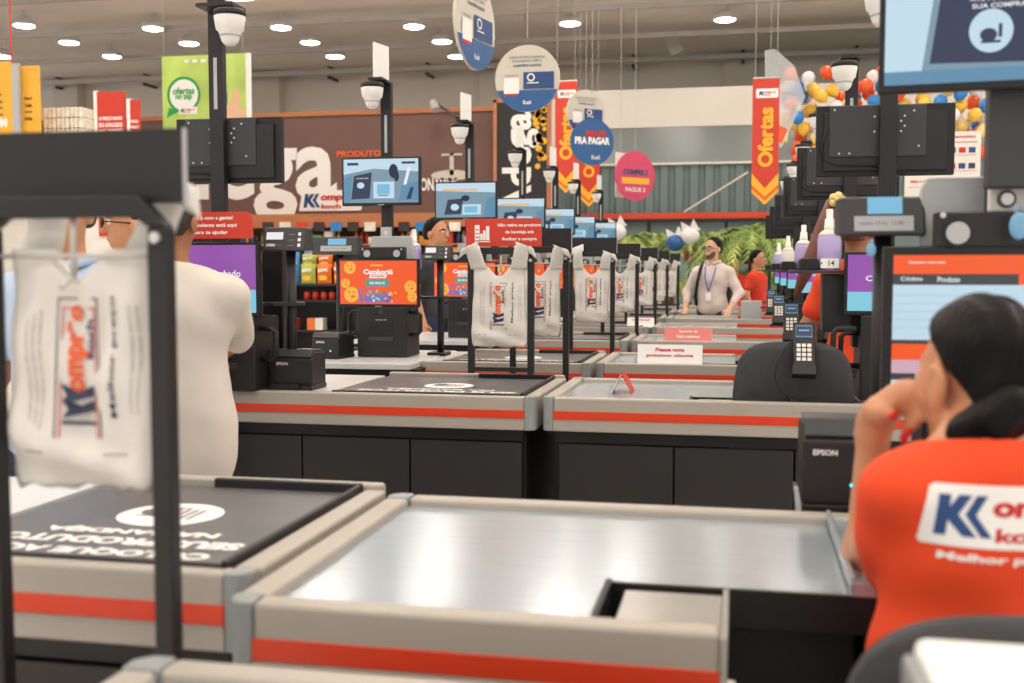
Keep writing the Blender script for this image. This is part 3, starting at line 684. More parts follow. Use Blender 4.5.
bc = PY(1007, 199, 2.54); obj('bolt', MB().cyl((lx(bc.x),-.056,lz(bc.z)),(lx(bc.x),-.066,lz(bc.z)), .013, n=16), 'bolt', pl); obj('bolt_ring', MB().cyl((lx(bc.x),-.0555,lz(bc.z)),(lx(bc.x),-.058,lz(bc.z)), .02, n=16), 'tray', pl)
a = RY(988, 80, 1060, 188, 2.5); obj('mount_box', MB().box(lx(a[0]), lx(a[1])+.1, -.11, -.06, lz(a[2]), lz(a[3])), 'darkgrey', t, .006, 2)
a = RY(882, -42, 1098, 87, 2.42); m = obj('overhead_monitor', MB().box(-.245, .245, -.018, .018, -.15, .15), 'black', t, .004, 2); m.location = (lx(a[0])+.245, 2.45-Y1, lz(a[2])+.15)
m.rotation_euler = (math.radians(4), 0, math.radians(-6))
p = Print(.0004); screen_cam_big(p, .466, .272); p.build('screen', m, FRONT(0, -.0186, .003))
m.scale = (1, 1, 1)
XR = PY(888, 250, 4.57).x
def side_shelf(t, s, L=.38):
    x0, x1 = sorted((s*.10, s*L))
    obj('side_shelf', MB().box(x0, x1, -.09, .09, .492, .505), 'darkgrey', t, .003, 1)
    obj('shelf_bracket', MB().box(s*.10, s*.13, -.03, .05, .2, .492), 'charcoal', t)
kr = [(4.57, screen_closed, 'cashier kiosk with half-hidden purple screen and a hand-gel bottle on its shelf', 1), (6.12, screen_closed, 'cashier kiosk behind the brown-haired cashier, second back-turned monitor', 1),
      (8.07, screen_closed, 'cashier kiosk under the third back-turned monitor on the right', 0), (9.98, screen_closed, 'cashier kiosk under the fourth back-turned monitor on the right', 0), (11.8, screen_closed, 'far cashier kiosk right of the man with the lanyard', 0), (13.7, screen_closed, 'farthest cashier kiosk on the right', 0)]
KR = []
for Y, sc, lab, full in kr:
    t = kiosk(lab, XR, Y, sc, mon=(-.175,.2,.33,.575), top=-1, bar=False, camx=-.05, topx=(-.275,.26), num=None, plaque=False)
    side_shelf(t, -1); KR.append(t)
    obj('terminal_arm', MB().box(-.36, -.12, -.14, -.12, .11, .125), 'charcoal', t)
obj('equipment_box', MB().box(-.25, -.14, -.06, .08, .26, .49), 'charcoal', KR[0], .004, 1)
obj('shelf_hook', MB().tube([(-.13,-.16,.10),(-.2,-.16,.10),(-.215,-.16,.12),(-.215,-.16,.26),(-.2,-.16,.28),(-.13,-.16,.28)], .011, 8), 'black', KR[0], smooth=True)
# ------------------------------------------------------------------ small equipment on the counters
def gel_bottle(label, X, Y, z, num=None, s=1.0, liquid='lilac', grp='hand gel bottles'):
    t = thing('gel_bottle', label, 'bottle', (X, Y, z), 0, grp)
    obj('bottle_body', MB().lathe([(.0,.001),(.042,.001),(.046,.006),(.046,.12),(.042,.136),(.03,.15),(.018,.158)], n=24), liquid, t, smooth=True)
    n = obj('pump', MB().lathe([(.02,.156),(.021,.175),(.0185,.178),(.0185,.2),(.013,.203),(.0135,.236),(.012,.24)], n=18), 'white', t, smooth=True)
    obj('shoulder', MB().lathe([(.0435,.135),(.0315,.151),(.02,.159)], n=24), 'offwhite', n, smooth=True)
    if num:
        lb = obj('bottle_label', MB().box(-.035, .035, -.0475, -.044, .008, .045), 'white', t)
        p = Print(.0004); p.text(num, .006, 0, .02, 'ink_black', 1, bold=.02); p.poly([(-.033,.006),(-.027,0),(-.033,-.006)], 'ink_black', 1); p.build('label_number', lb, FRONT(0, -.0477, .027))
    t.scale = (s, s, s); return t
ZS = .88+.505
p = PY(829.5, 260, 4.5); gel_bottle('lilac hand-gel bottle labelled 14 on the kiosk shelf', p.x, 4.53, ZS, '14')
for x, Y, lab, liq in ((784, 6.1, 'second hand-gel bottle behind the black terminal left of bottle 14', 'lilac'), (771, 8.05, 'third hand-gel bottle in the receding row left of bottle 14', 'offwhite'), (764, 9.96, 'farthest hand-gel bottle in the row left of bottle 14', 'lilac')):
    gel_bottle(lab, XR-.24, Y, ZS, None, 1, liq)
gel_bottle('lilac hand-gel bottle behind the big orange kiosk screen', PY(412, 250, 6.3).x, 6.34, 1.388, None)
def pad(label, X, Y, z):
    "black pin-pad cradle lying on a kiosk shelf, seen end on"
    t = thing('cradle', label, 'terminal cradle', (X, Y, z), 0, 'black cradles on the kiosk shelves')
    obj('shell', MB().prism([(-.035,.004),(-.038,.03),(-.03,.046),(.03,.046),(.038,.03),(.035,.004),(.028,.0),(-.028,.0)], 'y', -.07, .07), 'black', t, .004, 2)
    obj('mouth', MB().box(-.026, .026, -.0725, -.069, .012, .036), 'rubber', t, .003, 1); return t
for k, (Y, lab) in enumerate(((4.55, 'black cradle on the shelf beside bottle 14'), (6.1, 'black cradle second from bottle 14'), (8.05, 'black cradle third from bottle 14'), (9.96, 'black cradle fourth from bottle 14'))): pad(lab, (PY(808, 262, Y).x if k == 0 else XR-.32), Y-.0, ZS)
def card_terminal(label, X, Y, z, tilt=25):
    t = thing('card_terminal', label, 'card terminal', (X, Y, z), 0, 'card payment terminals'); t.rotation_euler = (math.radians(-tilt), 0, 0)
    obj('case', MB().prism([(-.04,.0),(-.043,.1),(-.04,.19),(.04,.19),(.043,.1),(.04,.0)], 'y', -.012, .022), 'charcoal', t, .006, 2)
    obj('display', MB().box(-.031, .031, -.0145, -.011, .125, .175), 's_blue', t)
    p = Print(.0004); p.rect(-.029, -.02, .029, .02, 's_navy', 1); p.rect(-.02, .0, .02, .006, 's_sky', 2); p.build('display_print', t, FRONT(0, -.0148, .15))
    for r in range(4):
        for c in range(3): obj('key', MB().box(-.028+c*.02, -.013+c*.02, -.0155, -.011, .028+r*.019, .041+r*.019), 'offwhite', t)
    obj('holder', MB().box(-.046, .046, -.02, .03, -.03, .012), 'charcoal', t, .004, 1)
    return t
p = PY(804, 372, 4.34); ct = card_terminal('nearest black card terminal with pale keys, before the office chair', p.x, 4.34, p.z+.012)
card_terminal('second card terminal, behind the nearest one', XR-.30, 5.99, 1.036)
card_terminal('third card terminal in the receding row', XR-.30, 7.94, 1.036)
card_terminal('farthest card terminal in the row, right of the plain grey box', XR-.30, 9.85, 1.036)
def receipt_printer(label, X, Y, z, w=.19, h=.135, d=.2, led=True, txt=True, rz=0):
    t = thing('receipt_printer', label, 'printer', (X, Y, z), rz, 'receipt printers'); a = w/2
    obj('base', MB().box(-a-.004, a+.004, -.012, d, 0, .022), 'charcoal', t, .004, 1)
    obj('case', MB().prism([(0,.02),(0,h*.8),(.008,h*.84),(.02,h),(d,h*.93),(d,.02)], 'x', -a, a), 'charcoal', t, .006, 2)
    obj('lid', MB().prism([(.004,h*.84),(.022,h+.002),(d*.8,h-.001),(d*.8,h+.004),(.018,h+.008),(.0,h*.87)], 'x', -a*.96, a*.96), 'darkgrey', t, .002, 1)
    obj('paper_slot', MB().box(-a*.7, a*.7, .028, .036, h+.002, h+.008), 'black', t)
    if txt: p = Print(); p.text('EPSON', -a*.35, 0, .012, 'ink_white', 1, w=.05, bold=.02); p.build('maker_lettering', t, FRONT(0, -.0008, h*.68))
    if led: obj('led', MB().cyl((a*.42,-.0005,h*.33),(a*.42,-.003,h*.33), .004, n=12), 'led', t)
    return t
a = RY(803, 425, 874, 503, 2.40)
pr = receipt_printer('charcoal receipt printer with blue light beside the seated cashier', (a[0]+a[1])/2, 2.42, .862, w=a[1]-a[0], h=a[3]-.862, d=.2)
obj('side_flap', MB().prism([(-.085,.0),(-.09,.06),(-.082,.06),(-.072,.0)], 'y', -.03, -.01), 'greypanel', pr)
p = PY(292, 385, 4.4); receipt_printer('charcoal receipt printer on the second bagging counter, below the scale display', p.x, 4.38, .874, led=False, w=.2, h=.165, d=.16)
p = PY(330, 340, 6.0); receipt_printer('smaller-looking receipt printer left of the orange-screen kiosk', p.x, 5.92, .878, w=.17, h=.14, rz=-.12)
p = PY(331, 330, 6.0)
def scale(label, X, Y, z0, zh, w=.19, h=.09, back=False, rz=0):
    t = thing('scale_display', label, 'scale', (X, Y, z0), rz, 'weighing scale displays'); H = zh-z0; a = w/2
    obj('base', MB().box(-a*.7, a*.7, -.07, .07, 0, .03), 'black', t, .004, 1)
    obj('column', MB().cyl((.01,.0,.03),(.01,.0,H), .021, n=16), 'charcoal', t, smooth=True)
    if not back: obj('bracket_disc', MB().cyl((-.03,0,H-.235),(-.03,0,H-.222), .095, n=24), 'charcoal', t)
    hd = obj('head', MB().prism([(-.06,-.005),(-.035,h),(.04,h),(.055,.0)], 'x', -a, a), 'darkgrey', t, .008, 2); hd.location = (0,0,H)
    p = Print(.0005)
    if back:
        p.rect(-.03*w/.19, .005, .045*w/.19, .045, 's_sky', 1); p.rect(-a*.62, -.035, a*.72, -.0, 'greypanel', 1); p.text('urano 15 kg  12:40', 0, -.018, .012, 'ink_grey', 2, w=w*.5)
    else:
        p.rect(-a*.85, -.002, -a*.05, .03, 's_white', 1); p.text('urano', -a*.62, -.026, .012, 'ink_white', 1, w=.04); p.text('15 kg', -a*.2, -.027, .008, 'ink_grey', 1, w=.025)
        for k in range(3): p.rect(a*.66, -.034+k*.024, a*.8, -.02+k*.024, 'ink_white', 1); p.rect(a*.2, -.03+k*.024, a*.5, -.027+k*.024, 'ink_grey', 1)
    sl = math.atan2(.025, h+.005)
    p.build('face_print', hd, Matrix.Translation((0, -.0485, h*.48)) @ Matrix.Rotation(PI/2-sl, 4, 'X'))
    return t
a = RY(262, 227, 304, 250, 4.36); scale('black scale display on a column right of the purple kiosk screen', (a[0]+a[1])/2, 4.42, .874, a[2], w=a[1]-a[0], h=a[3]-a[2])
a = RY(838, 196, 927, 234, 2.60); scale('scale display with blue screen and grey label, left of the large till screen', (a[0]+a[1])/2, 2.66, .858, a[2], w=a[1]-a[0], h=a[3]-a[2], back=True)
a = RY(312, 240, 358, 254, 6.5); scale('small scale display with blue screen left of the orange-screen kiosk', (a[0]+a[1])/2, 6.55, .865, a[2], w=a[1]-a[0], h=a[3]-a[2]+.02, back=True)
a = RY(423, 247, 449, 259, 6.3); scale('small scale display right of the orange-screen kiosk, below the bearded man', (a[0]+a[1])/2, 6.36, .865, a[2], w=a[1]-a[0], h=a[3]-a[2]+.01)
a = RY(256, 250, 296, 345, 4.5)
t = tag(obj('cabinet_column', MB().box(a[0]+.0, a[0]+.10, 4.56, 4.68, .874, a[3]), 'black', None, .006, 2), 'black equipment column right of the purple kiosk screen', 'equipment')
# cards standing on the belts
def tent(label, X, Y, z, w, h, front, lines, ink, lean=.05, rz=0):
    t = thing('tent_card', label, 'card', (X, Y, z), rz, 'folded cards on the counters'); a = w/2
    obj('front_leaf', MB().prism([(-lean,0),(0,h),(.003,h),(-lean+.003,0)], 'x', -a, a), front, t)
    obj('back_leaf', MB().prism([(lean,0),(.003,h),(0,h),(lean-.003,0)], 'x', -a, a), 'white', t)
    if lines:
        p = Print(.0005)
        for k, (s_, ww) in enumerate(lines): p.text(s_, 0, .02-.035*k, .022, ink, 1, w=ww, bold=.03)
        p.build('lettering', t, Matrix.Translation((0, -lean*.47-.001, h*.55)) @ Matrix.Rotation(math.atan2(h, lean), 4, 'X'))
    return t
p = PZ(623, 392, .863); tent('small red and white tent card standing on the belt, seen edge on', p.x, p.y, .863, .17, .085, 'signred', None, None, .045, rz=1.60)
p = PZ(668, 366, .862); tent('white card with red lettering lying on the checkout belt', p.x, 6.2, .863, .36, .105, 'white', (('Please note', .16), ('próximo cliente', .26)), 'ink_red', .03)
p = PZ(689, 341, .865); mat('cardpink', '#e7847c', .5, 0, .02); tent('pink card with white lettering on the checkout belt', p.x, 8.05, .863, .34, .105, 'cardpink', (('Separador de', .13), ('Next customer', .17)), 'ink_white', .03)
p = PZ(635, 328, .893); tent('white folded card on the fifth bagging counter', p.x, 9.9, .873, .24, .085, 'white', (('Caixa preferencial', .16),), 'ink_red', .04)
tag(obj('stationery_box', MB().box(*(lambda a: (a[0], a[1]))(RY(741, 298, 763, 318, 11.3)), 11.8, 11.95, .865, 1.06), 'greypanel', None, .006, 1), 'plain grey box on the counter right of the man with the lanyard', 'box')
# office chairs
def office_chair(label, X, Y, rz, zback, wback=.46, hback=.42, seat=.56):
    t = thing('office_chair', label, 'chair', (X, Y, 0), rz, 'cashier office chairs')
    bb = MB(); nu, nv = 16, 12; a = wback/2
    def pt(u, v, d):
        r = (abs(u)**4+abs(2*v-1)**4); k = 1/max(1, r**.25)
        uu, vv = u*k, (2*v-1)*k
        return (a*uu*(1-.08*max(0, vv)), -.05*uu*uu+d*(1-.55*(abs(uu)**6+abs(vv)**6))-.02*vv, zback-hback/2+hback/2*vv)
    n = (nu+1)*(nv+1)
    for d in (-.028, .028):
        for j in range(nv+1):
            for i in range(nu+1): bb.v.append(pt(-1+2*i/nu, j/nv, d))
    W_ = nu+1
    for j in range(nv):
        for i in range(nu):
            k = j*W_+i; bb.f += [(k, k+1, k+W_+1, k+W_), (n+k+W_, n+k+W_+1, n+k+1, n+k)]
    rim = [i for i in range(W_)]+[j*W_+nu for j in range(1, nv+1)]+[nv*W_+i for i in range(nu-1, -1, -1)]+[j*W_ for j in range(nv-1, 0, -1)]
    for q in range(len(rim)): e, g = rim[q], rim[(q+1) % len(rim)]; bb.f.append((g, e, n+e, n+g))
    bb.m = [0]*len(bb.f)
    obj('backrest', bb, 'chair', t, smooth=True)
    obj('seat', MB().lathe([(.0,seat-.07),(.2,seat-.07),(.235,seat-.045),(.235,seat-.02),(.2,seat),(.0,seat+.004)], (0,.24,0), 28), 'chair', t, smooth=True)
    obj('back_bar', MB().tube([(0,.16,seat-.08),(0,-.03,seat-.08),(0,-.055,seat),(0,-.045,zback-hback*.5)], .018, 8), 'black', t, smooth=True)
    obj('gas_column', MB().cyl((0,.24,.12),(0,.24,seat-.07), .03, n=14), 'black', t, smooth=True)
    for k in range(5):
        an = 2*PI*k/5+.3; e = (.27*math.cos(an), .24+.27*math.sin(an))
        lg = obj('leg', MB().tube([(0,.24,.12),(e[0],e[1],.075)], [.03,.018], 6), 'black', t, smooth=True)
        obj('castor', MB().cyl((e[0]-.015,e[1],.03),(e[0]+.015,e[1],.03), .03, n=12), 'rubber', lg)
    return t
office_chair('empty dark grey office chair in the notch of the second checkout counter', .205, 4.44, .05, 1.105, .46, .42, .60)
office_chair('dark grey office chair under the cashier in the orange tee-shirt', .385, 1.42, .0, .966, .54, .40, .56)
t = thing('label_printer', 'white boxy machine with grey side at the bottom right corner', 'printer', (.298, .98, .698), 0)
obj('case', MB().box(-.13, .2, -.1, .12, 0, .335), 'white', t, .012, 3)
obj('side_plate', MB().box(-.143, -.13, .0, .10, .1, .325), 'cap', t, .008, 2)
obj('stand', MB().box(-.1, .15, -.08, .1, -.698, 0), 'black', t)

obj('terminal_cable', MB().tube([ct.matrix_basis.inverted() @ PY(*q) for q in ((797,334,4.40),(785,348,4.36),(776,366,4.34),(775,380,4.335),(781,392,4.335),(792,397.5,4.335),(815,397,4.335),(828,388,4.35))], .0035, 6), 'rubber', ct, smooth=True)
for x, y, Y, r, lab in ((871, 250, 2.50, .014, 'small pale blue plastic tag hanging under the scale display'), (1019, 226, 2.44, .026, 'pale blue plastic tag on the sensor bar at the right edge')):
    p = PY(x, y, Y); t = thing('plastic_tag', lab, 'tag', p, 0, 'pale blue plastic tags')
    obj('tag_plate', MB().sphere((0,0,0), r, 16, None, (.75,.25,1.1)), 'clearblue', t, smooth=True); obj('tag_loop', MB().tube([(r*.35*math.cos(a), 0, r*1.25+r*.3*math.sin(a)) for a in [k*PI/5 for k in range(10)]], r*.08, 5, closed=True), 'clearblue', t, smooth=True)
# ------------------------------------------------------------------ back of the shop
YS = 25.0
X0_, X1_, ZA, ZB = RY(-40, 118, 497, 219, YS)
wall = struct('wall_left', MB().box(-22, X1_, YS, YS+.3, 0, ZB), 'brown')
struct('trim_20', MB().box(-22, X1_, YS-.06, YS, ZB-.02, ZB+.08), 'wood', wall)
a = RY(-40, 216, 497, 229, YS-.4)
hd = tag(obj('shelf_header', MB().box(-22, X1_, YS-.9, YS-.02, a[2], a[3]), 'wood'), 'long orange-brown wooden header over the wine shelves', 'shelf')
p = Print(.01); sc = (X1_-X0_)/537
def bx(px): return RY(px, 160, px+1, 161, YS)[0]
def bz(py): return RY(300, py, 301, py+1, YS)[3]
# big pale letters on the brown wall
q = Print(.01); w = bx(337)-bx(128); z = bz(165)
q.text('adega', 0, 0, None, 'ink_white', 1, w=w, bold=.025)
q.build('wall_lettering', wall, FRONT((bx(337)+bx(128))/2, YS-.02, bz(173)))
q = Print(.01); q.text('PRODUTOS', 0, 0, bz(152)-bz(158), 'ink_orange', 1, w=bx(386)-bx(337), bold=.05); q.text('SELECIONADOS', 1.6, -.75, .3, 'ink_white', 1, w=1.5, bold=.03)
q.build('wall_lettering', wall, FRONT((bx(337)+bx(386))/2, YS-.02, bz(155)))
q = Print(.008); q.logo(0, 0, bx(364)-bx(299), 1); q.build('wall_logo', wall, FRONT((bx(299)+bx(364))/2, YS-.03, bz(201)))
q = Print(.01); q.disc(0,0,.5,'ink_cream',1,ry=.12); q.rect(-.05,0,.05,.5,'ink_cream',1); q.rect(-.25,.45,.25,.5,'ink_cream',1); q.build('wall_drawing', wall, FRONT(bx(452), YS-.02, bz(178)))
# tall dark wine sign
a = RY(497, 102, 547, 225, YS-.5)
t = thing('wine_sign', 'tall black hanging sign with pale vertical lettering and yellow flowers', 'sign', ((a[0]+a[1])/2, YS-.5, a[2])); hw = (a[1]-a[0])/2; hh = a[3]-a[2]
obj('panel', MB().box(-hw, hw, 0, .08, 0, hh), 'ink_black', t); obj('frame', MB().box(-hw-.08, -hw, -.03, .1, 0, hh+.06).box(hw, hw+.08, -.03, .1, 0, hh+.06).box(-hw-.08, hw+.08, -.03, .1, hh, hh+.08), 'wood', t)
q = Print(.01); q.text('Adega', -.02, 0, None, 'ink_white', 1, w=hh*.84, bold=.03, rot=PI/2); rr = random.Random(2)
for k in range(26): q.disc(hw*rr.uniform(.5, .9), hh*rr.uniform(-.1, .46), rr.uniform(.04,.09), 'ink_yellow', 1, n=8)
q.build('sign_print', t, FRONT(0, -.005, hh/2))
a = RY(548, 100, 556, 212, YS-.3); tag(obj('white_post', MB().box(a[0], a[1], YS-.4, YS-.2, 0, a[3]), 'wallwhite'), 'slim white post right of the tall wine sign', 'post')
# white fascia, grey glass band, corrugated wall, red band on the right
yR = 27.0; XA = RY(556, 100, 557, 101, yR)[0]
def zr(py): return RY(680, py, 681, py+1, yR)[3]
struct('wall_right', MB().box(XA, 20, yR, yR+.3, zr(126.5), zr(88)), 'wallwhite')
wd = struct('window_1', MB().box(XA, 20, yR+.05, yR+.1, zr(163), zr(126.5)), 'glassgrey')
struct('trim_21', MB().box(XA, 20, yR-.05, yR+.12, zr(164.5), zr(162.5)), 'wallwhite', wd)
rs = random.Random(5)
cw = struct('wall_front', MB().box(XA, 20, yR+.15, yR+.25, 0, zr(164)), 'corrug'); b_ = MB(); x = XA
while x < 20:
    obj('wall_panel', MB().prism([(x,yR+.15),(x+.04,yR+.07),(x+.22,yR+.07),(x+.26,yR+.15)], 'z', zr(216), zr(164)), 'corrug', cw); x += .36
struct('trim_22', MB().box(XA-1.5, 20, yR-.12, yR+.0, zr(219), zr(213)), 'redband')
struct('trim_23', MB().box(XA-1.5, 20, yR-.16, yR-.02, zr(222), zr(219)), 'black')
for i, px in enumerate((647, 724)):
    a = RY(px, 222, px+3, 300, 24); tag(obj('steel_post', MB().box(a[0], a[0]+.08, 23.9, 23.98, 0, a[3]), 'black'), ['thin black post left of the man with the lanyard, among the plants', 'thin black post behind the head of the man with the lanyard'][i], 'post')
a = RY(690, 170, 745, 205, 25.5)
tag(obj('conduit', MB().cyl((PY(684,212,26.5).x,26.5,PY(684,212,26.5).z),(PY(748,172,26.5).x,26.5,PY(748,172,26.5).z), .022, n=8), 'wallgrey'), 'slanting pale tube against the corrugated wall', 'pipe')
# ------------------------------------------------------------------ hanging signs
def wires(t, pts, z1):
    for p_ in pts: obj('wire', MB().cyl(p_, (p_[0], p_[1], z1), .0028, n=5), 'wire', t)
def disc_sign(label, px, py, rpx, Y, yaw, two=False):
    c = PY(px, py, Y); r = rpx*Y/F*1.02; t = thing('hanging_disc', label, 'hanging sign', c, yaw, 'round hanging signs')
    obj('disc', MB().cyl((0,.012,0),(0,-.012,0), r, n=48), 'ink_cream', t)
    p = Print(.004); a = math.asin(.35)
    p.poly([(r*math.cos(u), r*math.sin(u)) for u in [PI+a+(PI-2*a)*i/24+0 for i in range(25)]], 'card_blue', 1)
    p.rect(-.12*r, -.32*r, .82*r, .18*r, 'ink_blue', 2); p.ring(.12*r, .02*r, .12*r, .04*r, 'ink_white', 3); p.rect(0, -.16*r, .36*r, -.13*r, 'ink_white', 3)
    p.text('DESCONTOS E OFERTAS', 0, .63*r, .07*r, 'ink_grey', 1, w=1.1*r); p.text('EXCLUSIVAS COM O', 0, .52*r, .07*r, 'ink_grey', 1, w=.9*r); p.text('CARTÃO KOCH', 0, .39*r, .09*r, 'ink_blue', 1, w=.85*r, bold=.04)
    p.rrect(-.72*r, -.45*r, -.25*r, .02*r, .03*r, 'ink_white', 2); p.rect(-.72*r, -.52*r, -.3*r, -.46*r, 'ink_red', 2); p.text('Cadastre-se', -.48*r, .1*r, .05*r, 'ink_grey', 1, w=.4*r)
    p.text('Koch', .0, -.72*r, .12*r, 'ink_white', 2, w=.25*r, bold=.03); p.build('sign_print', t, FRONT(0, -.0125, 0))
    wires(t, [(0, 0, r)], CEIL-c.z-.25)
    return t, r
disc_sign('large round cream and blue hanging sign with a blue card, left of the red banners', 527.5, 78.5, 32.5, 11.0, 0)
disc_sign('round hanging sign seen nearly edge on at the top of the picture', 474.5, 24, 45, 8.3, 1.36)
disc_sign('smaller round cream sign overlapped by a blue disc, beside the red banners', 586, 113, 22.5, 15.0, .72)
c = PY(592, 142, 14.8); r = .31; t = thing('hanging_disc', 'round dark blue hanging sign lettered in red and white', 'hanging sign', c, .5, 'round hanging signs'); obj('disc', MB().cyl((0,.012,0),(0,-.012,0), r, n=40), 'card_blue', t)
p = Print(.004); p.text('MAIS', .05, .35*r, .1, 'ink_red', 1, w=.28, bold=.05); p.text('PRA PAGAR', 0, .05*r, .1, 'ink_white', 1, w=.5, bold=.05); p.text('Koch', .05, -.65*r, .06, 'ink_white', 1, w=.12); p.build('sign_print', t, FRONT(0, -.0125, 0)); wires(t, [(0,0,r)], CEIL-c.z-.25)
mat('signpink', '#d4476b', .5, 0, .03)
c = PY(635, 176, 18); r = .4; t = thing('hanging_disc', 'pink oval hanging sign before the corrugated wall', 'hanging sign', c, .75, 'round hanging signs'); obj('disc', MB().cyl((0,.012,0),(0,-.012,0), r, n=40), 'signpink', t)
p = Print(.004); p.text('COMPRE 3', 0, .06, .09, 'ink_blue', 1, w=.5, bold=.05); p.rect(-.28, -.13, .28, -.03, 'ink_yellow', 1); p.text('PAGUE 2', 0, -.22, .07, 'ink_white', 1, w=.4); p.build('sign_print', t, FRONT(0, -.0125, 0)); wires(t, [(0,0,r)], CEIL-c.z-.25)
c = PY(620.5, 175, 18.1); t = thing('hanging_card', 'narrow white hanging card left of the pink oval sign', 'hanging sign', c, 1.0); obj('card', MB().box(-.13, .13, -.006, .006, -.36, .36), 'white', t); p = Print(.003); p.text('OFERTA', 0, 0, .05, 'ink_red', 1, w=.4, rot=PI/2); p.build('sign_print', t, FRONT(0, -.007, 0)); wires(t, [(0,0,.36)], CEIL-c.z-.25)
def banner(label, x0, y0, x1, y1, Y, txt_lo, yaw=0):
    a = RY(x0, y0, x1, y1, Y); w = a[1]-a[0]; h = a[3]-a[2]; t = thing('sale_banner', label, 'banner', ((a[0]+a[1])/2, Y, a[2]), yaw, 'red sale banners'); hw = w/2; tp = w*.55
    obj('cloth', MB().prism([(-hw,tp*2.2),(0,tp*1.15),(hw,tp*2.2),(hw,h),(-hw,h)], 'y', -.01, .01), 'signred', t)
    obj('yellow_point', MB().prism([(-hw,tp*2.2),(-hw,tp*.9),(0,0),(hw,tp*.9),(hw,tp*2.2),(0,tp*1.15)], 'y', -.008, .008), 'ink_yellow', t)
    obj('fold', MB().prism([(-hw,tp*1.4),(0,tp*.55),(hw,tp*1.4),(hw,tp*1.15),(0,tp*.3),(-hw,tp*1.15)], 'y', -.012, .009), 'ink_orange', t)
    p = Print(.003); p.text('Ofertas', 0, h*.5+tp*.3, None, 'ink_yellow', 1, w=h*.47, bold=.04, rot=PI/2); p.rrect(-hw*.75, h-w*.75, hw*.9, h-w*.4, .05*w, 'ink_white', 1); p.logo(.05*w, h-w*.575, w*.72, 2, plate=None); p.build('banner_print', t, FRONT(0, -.011, 0))
    obj('top_rod', MB().cyl((-hw,0,h),(hw,0,h), .015, n=8), 'wire', t); wires(t, [(-hw*.8,0,h),(hw*.8,0,h)], CEIL-a[2]-.25)
    return t
banner('large red sale banner with yellow pointed tail at the right, before the corrugated wall', 752, 78, 779, 205, 16, 0)
banner('red sale banner just right of the tall wine sign', 555, 81, 577, 193, 20, 0)
banner('shorter red sale banner behind the dark blue disc', 578, 110, 600, 207, 22, 0)
# green poster
a = RY(163, 55, 247, 158, 19); mat('postergreen', '#b9d36a', .5, 0, .25, 1.2); w = a[1]-a[0]
t = thing('hanging_poster', 'light green hanging poster with a dark green speech bubble', 'poster', ((a[0]+a[1])/2, 19, a[2]), 0); h = a[3]-a[2]
obj('sheet', MB().box(-w/2, w/2, -.015, .015, 0, h), 'postergreen', t); obj('edge_strip', MB().box(w/2, w/2+.08, -.03, .03, 0, h), 'white', t)
p = Print(.004); p.disc(-.2*w+.08*w-.12*w, .62*h, .19*w, 'ink_white', 1); p.ring(-.24*w, .62*h, .2*w, .03*w, 'ink_green', 2); p.poly([(-.42*w,.50*h),(-.45*w,.40*h),(-.3*w,.46*h)], 'ink_green', 1)
p.text('ofertas', -.24*w, .66*h, .07*h, 'ink_green', 3, w=.26*w, bold=.03); p.text('no zap', -.24*w, .59*h, .06*h, 'ink_green', 3, w=.2*w, bold=.03); p.rect(-.3*w, .43*h, -.08*w, .5*h, 'ink_white', 3); p.logo(-.19*w, .465*h, .2*w, 4, plate=None)
for k in range(5): p.rect((-.22+.1*k)*w-.02, .93*h, (-.22+.1*k)*w+.08, .96*h, 'ink_white', 1)
p.disc(.3*w, .4*h, .2*w, 'ink_skin', 1, ry=.12*h); p.disc(.2*w, .58*h, .08*w, 'ink_purple', 2, ry=.14*h); p.disc(.38*w, .56*h, .05*w, 'ink_skin', 2, ry=.1*h); p.build('poster_print', t, FRONT(0, -.016, 0)); wires(t, [(-w*.48,0,h),(w*.46,0,h)], CEIL-a[2]-.25)
# aisle signs, stacked packs at top left
mat('signyellow', '#f0b23a', .5, 0, .05)
a = RY(-16, 62, 13, 132, 13.5); t = thing('aisle_sign', 'yellow aisle sign cut by the left edge, left of the white post strip', 'sign', (a[0], 13.5, a[2]-1), 0, 'yellow aisle signs'); obj('board', MB().box(0, a[1]-a[0], -.02, .02, 0, a[3]-a[2]+1), 'signyellow', t); obj('sign_post', MB().box(.05, .1, -.02, .02, -(a[2]-1), 0), 'greypanel', t)
p = Print(.003)
for k in range(4): p.text(('Bazar', 'Utilidades', 'Limpeza', 'Higiene')[k], .2, 1.5-.09*k, .05, 'ink_black', 1, w=.2)
for k in range(5): p.disc(.1+.06*k, 1.12, .03, 'ink_white', 1, ry=.07, n=10)
p.build('sign_print', t, FRONT(0, -.021, 0)); obj('edge_strip', MB().box(a[1]-a[0], a[1]-a[0]+.10, -.02, .03, 0, a[3]-a[2]+.97), 'greypanel', t)
a = RY(22, 66, 40, 132, 13.6); t = thing('aisle_sign', 'narrow yellow aisle sign right of the grey strip', 'sign', (a[0], 13.6, a[2]-1), 0, 'yellow aisle signs'); obj('board', MB().box(0, a[1]-a[0], -.02, .02, 0, a[3]-a[2]+1), 'signyellow', t); obj('sign_post', MB().box(.05, .1, -.02, .02, -(a[2]-1), 0), 'greypanel', t)
p = Print(.003)
for k in range(4): p.text(('Papel', 'Toalha', 'Lenços', 'Fraldas')[k], .11, 1.45-.09*k, .05, 'ink_black', 1, w=.11)
p.build('sign_print', t, FRONT(0, -.021, 0))
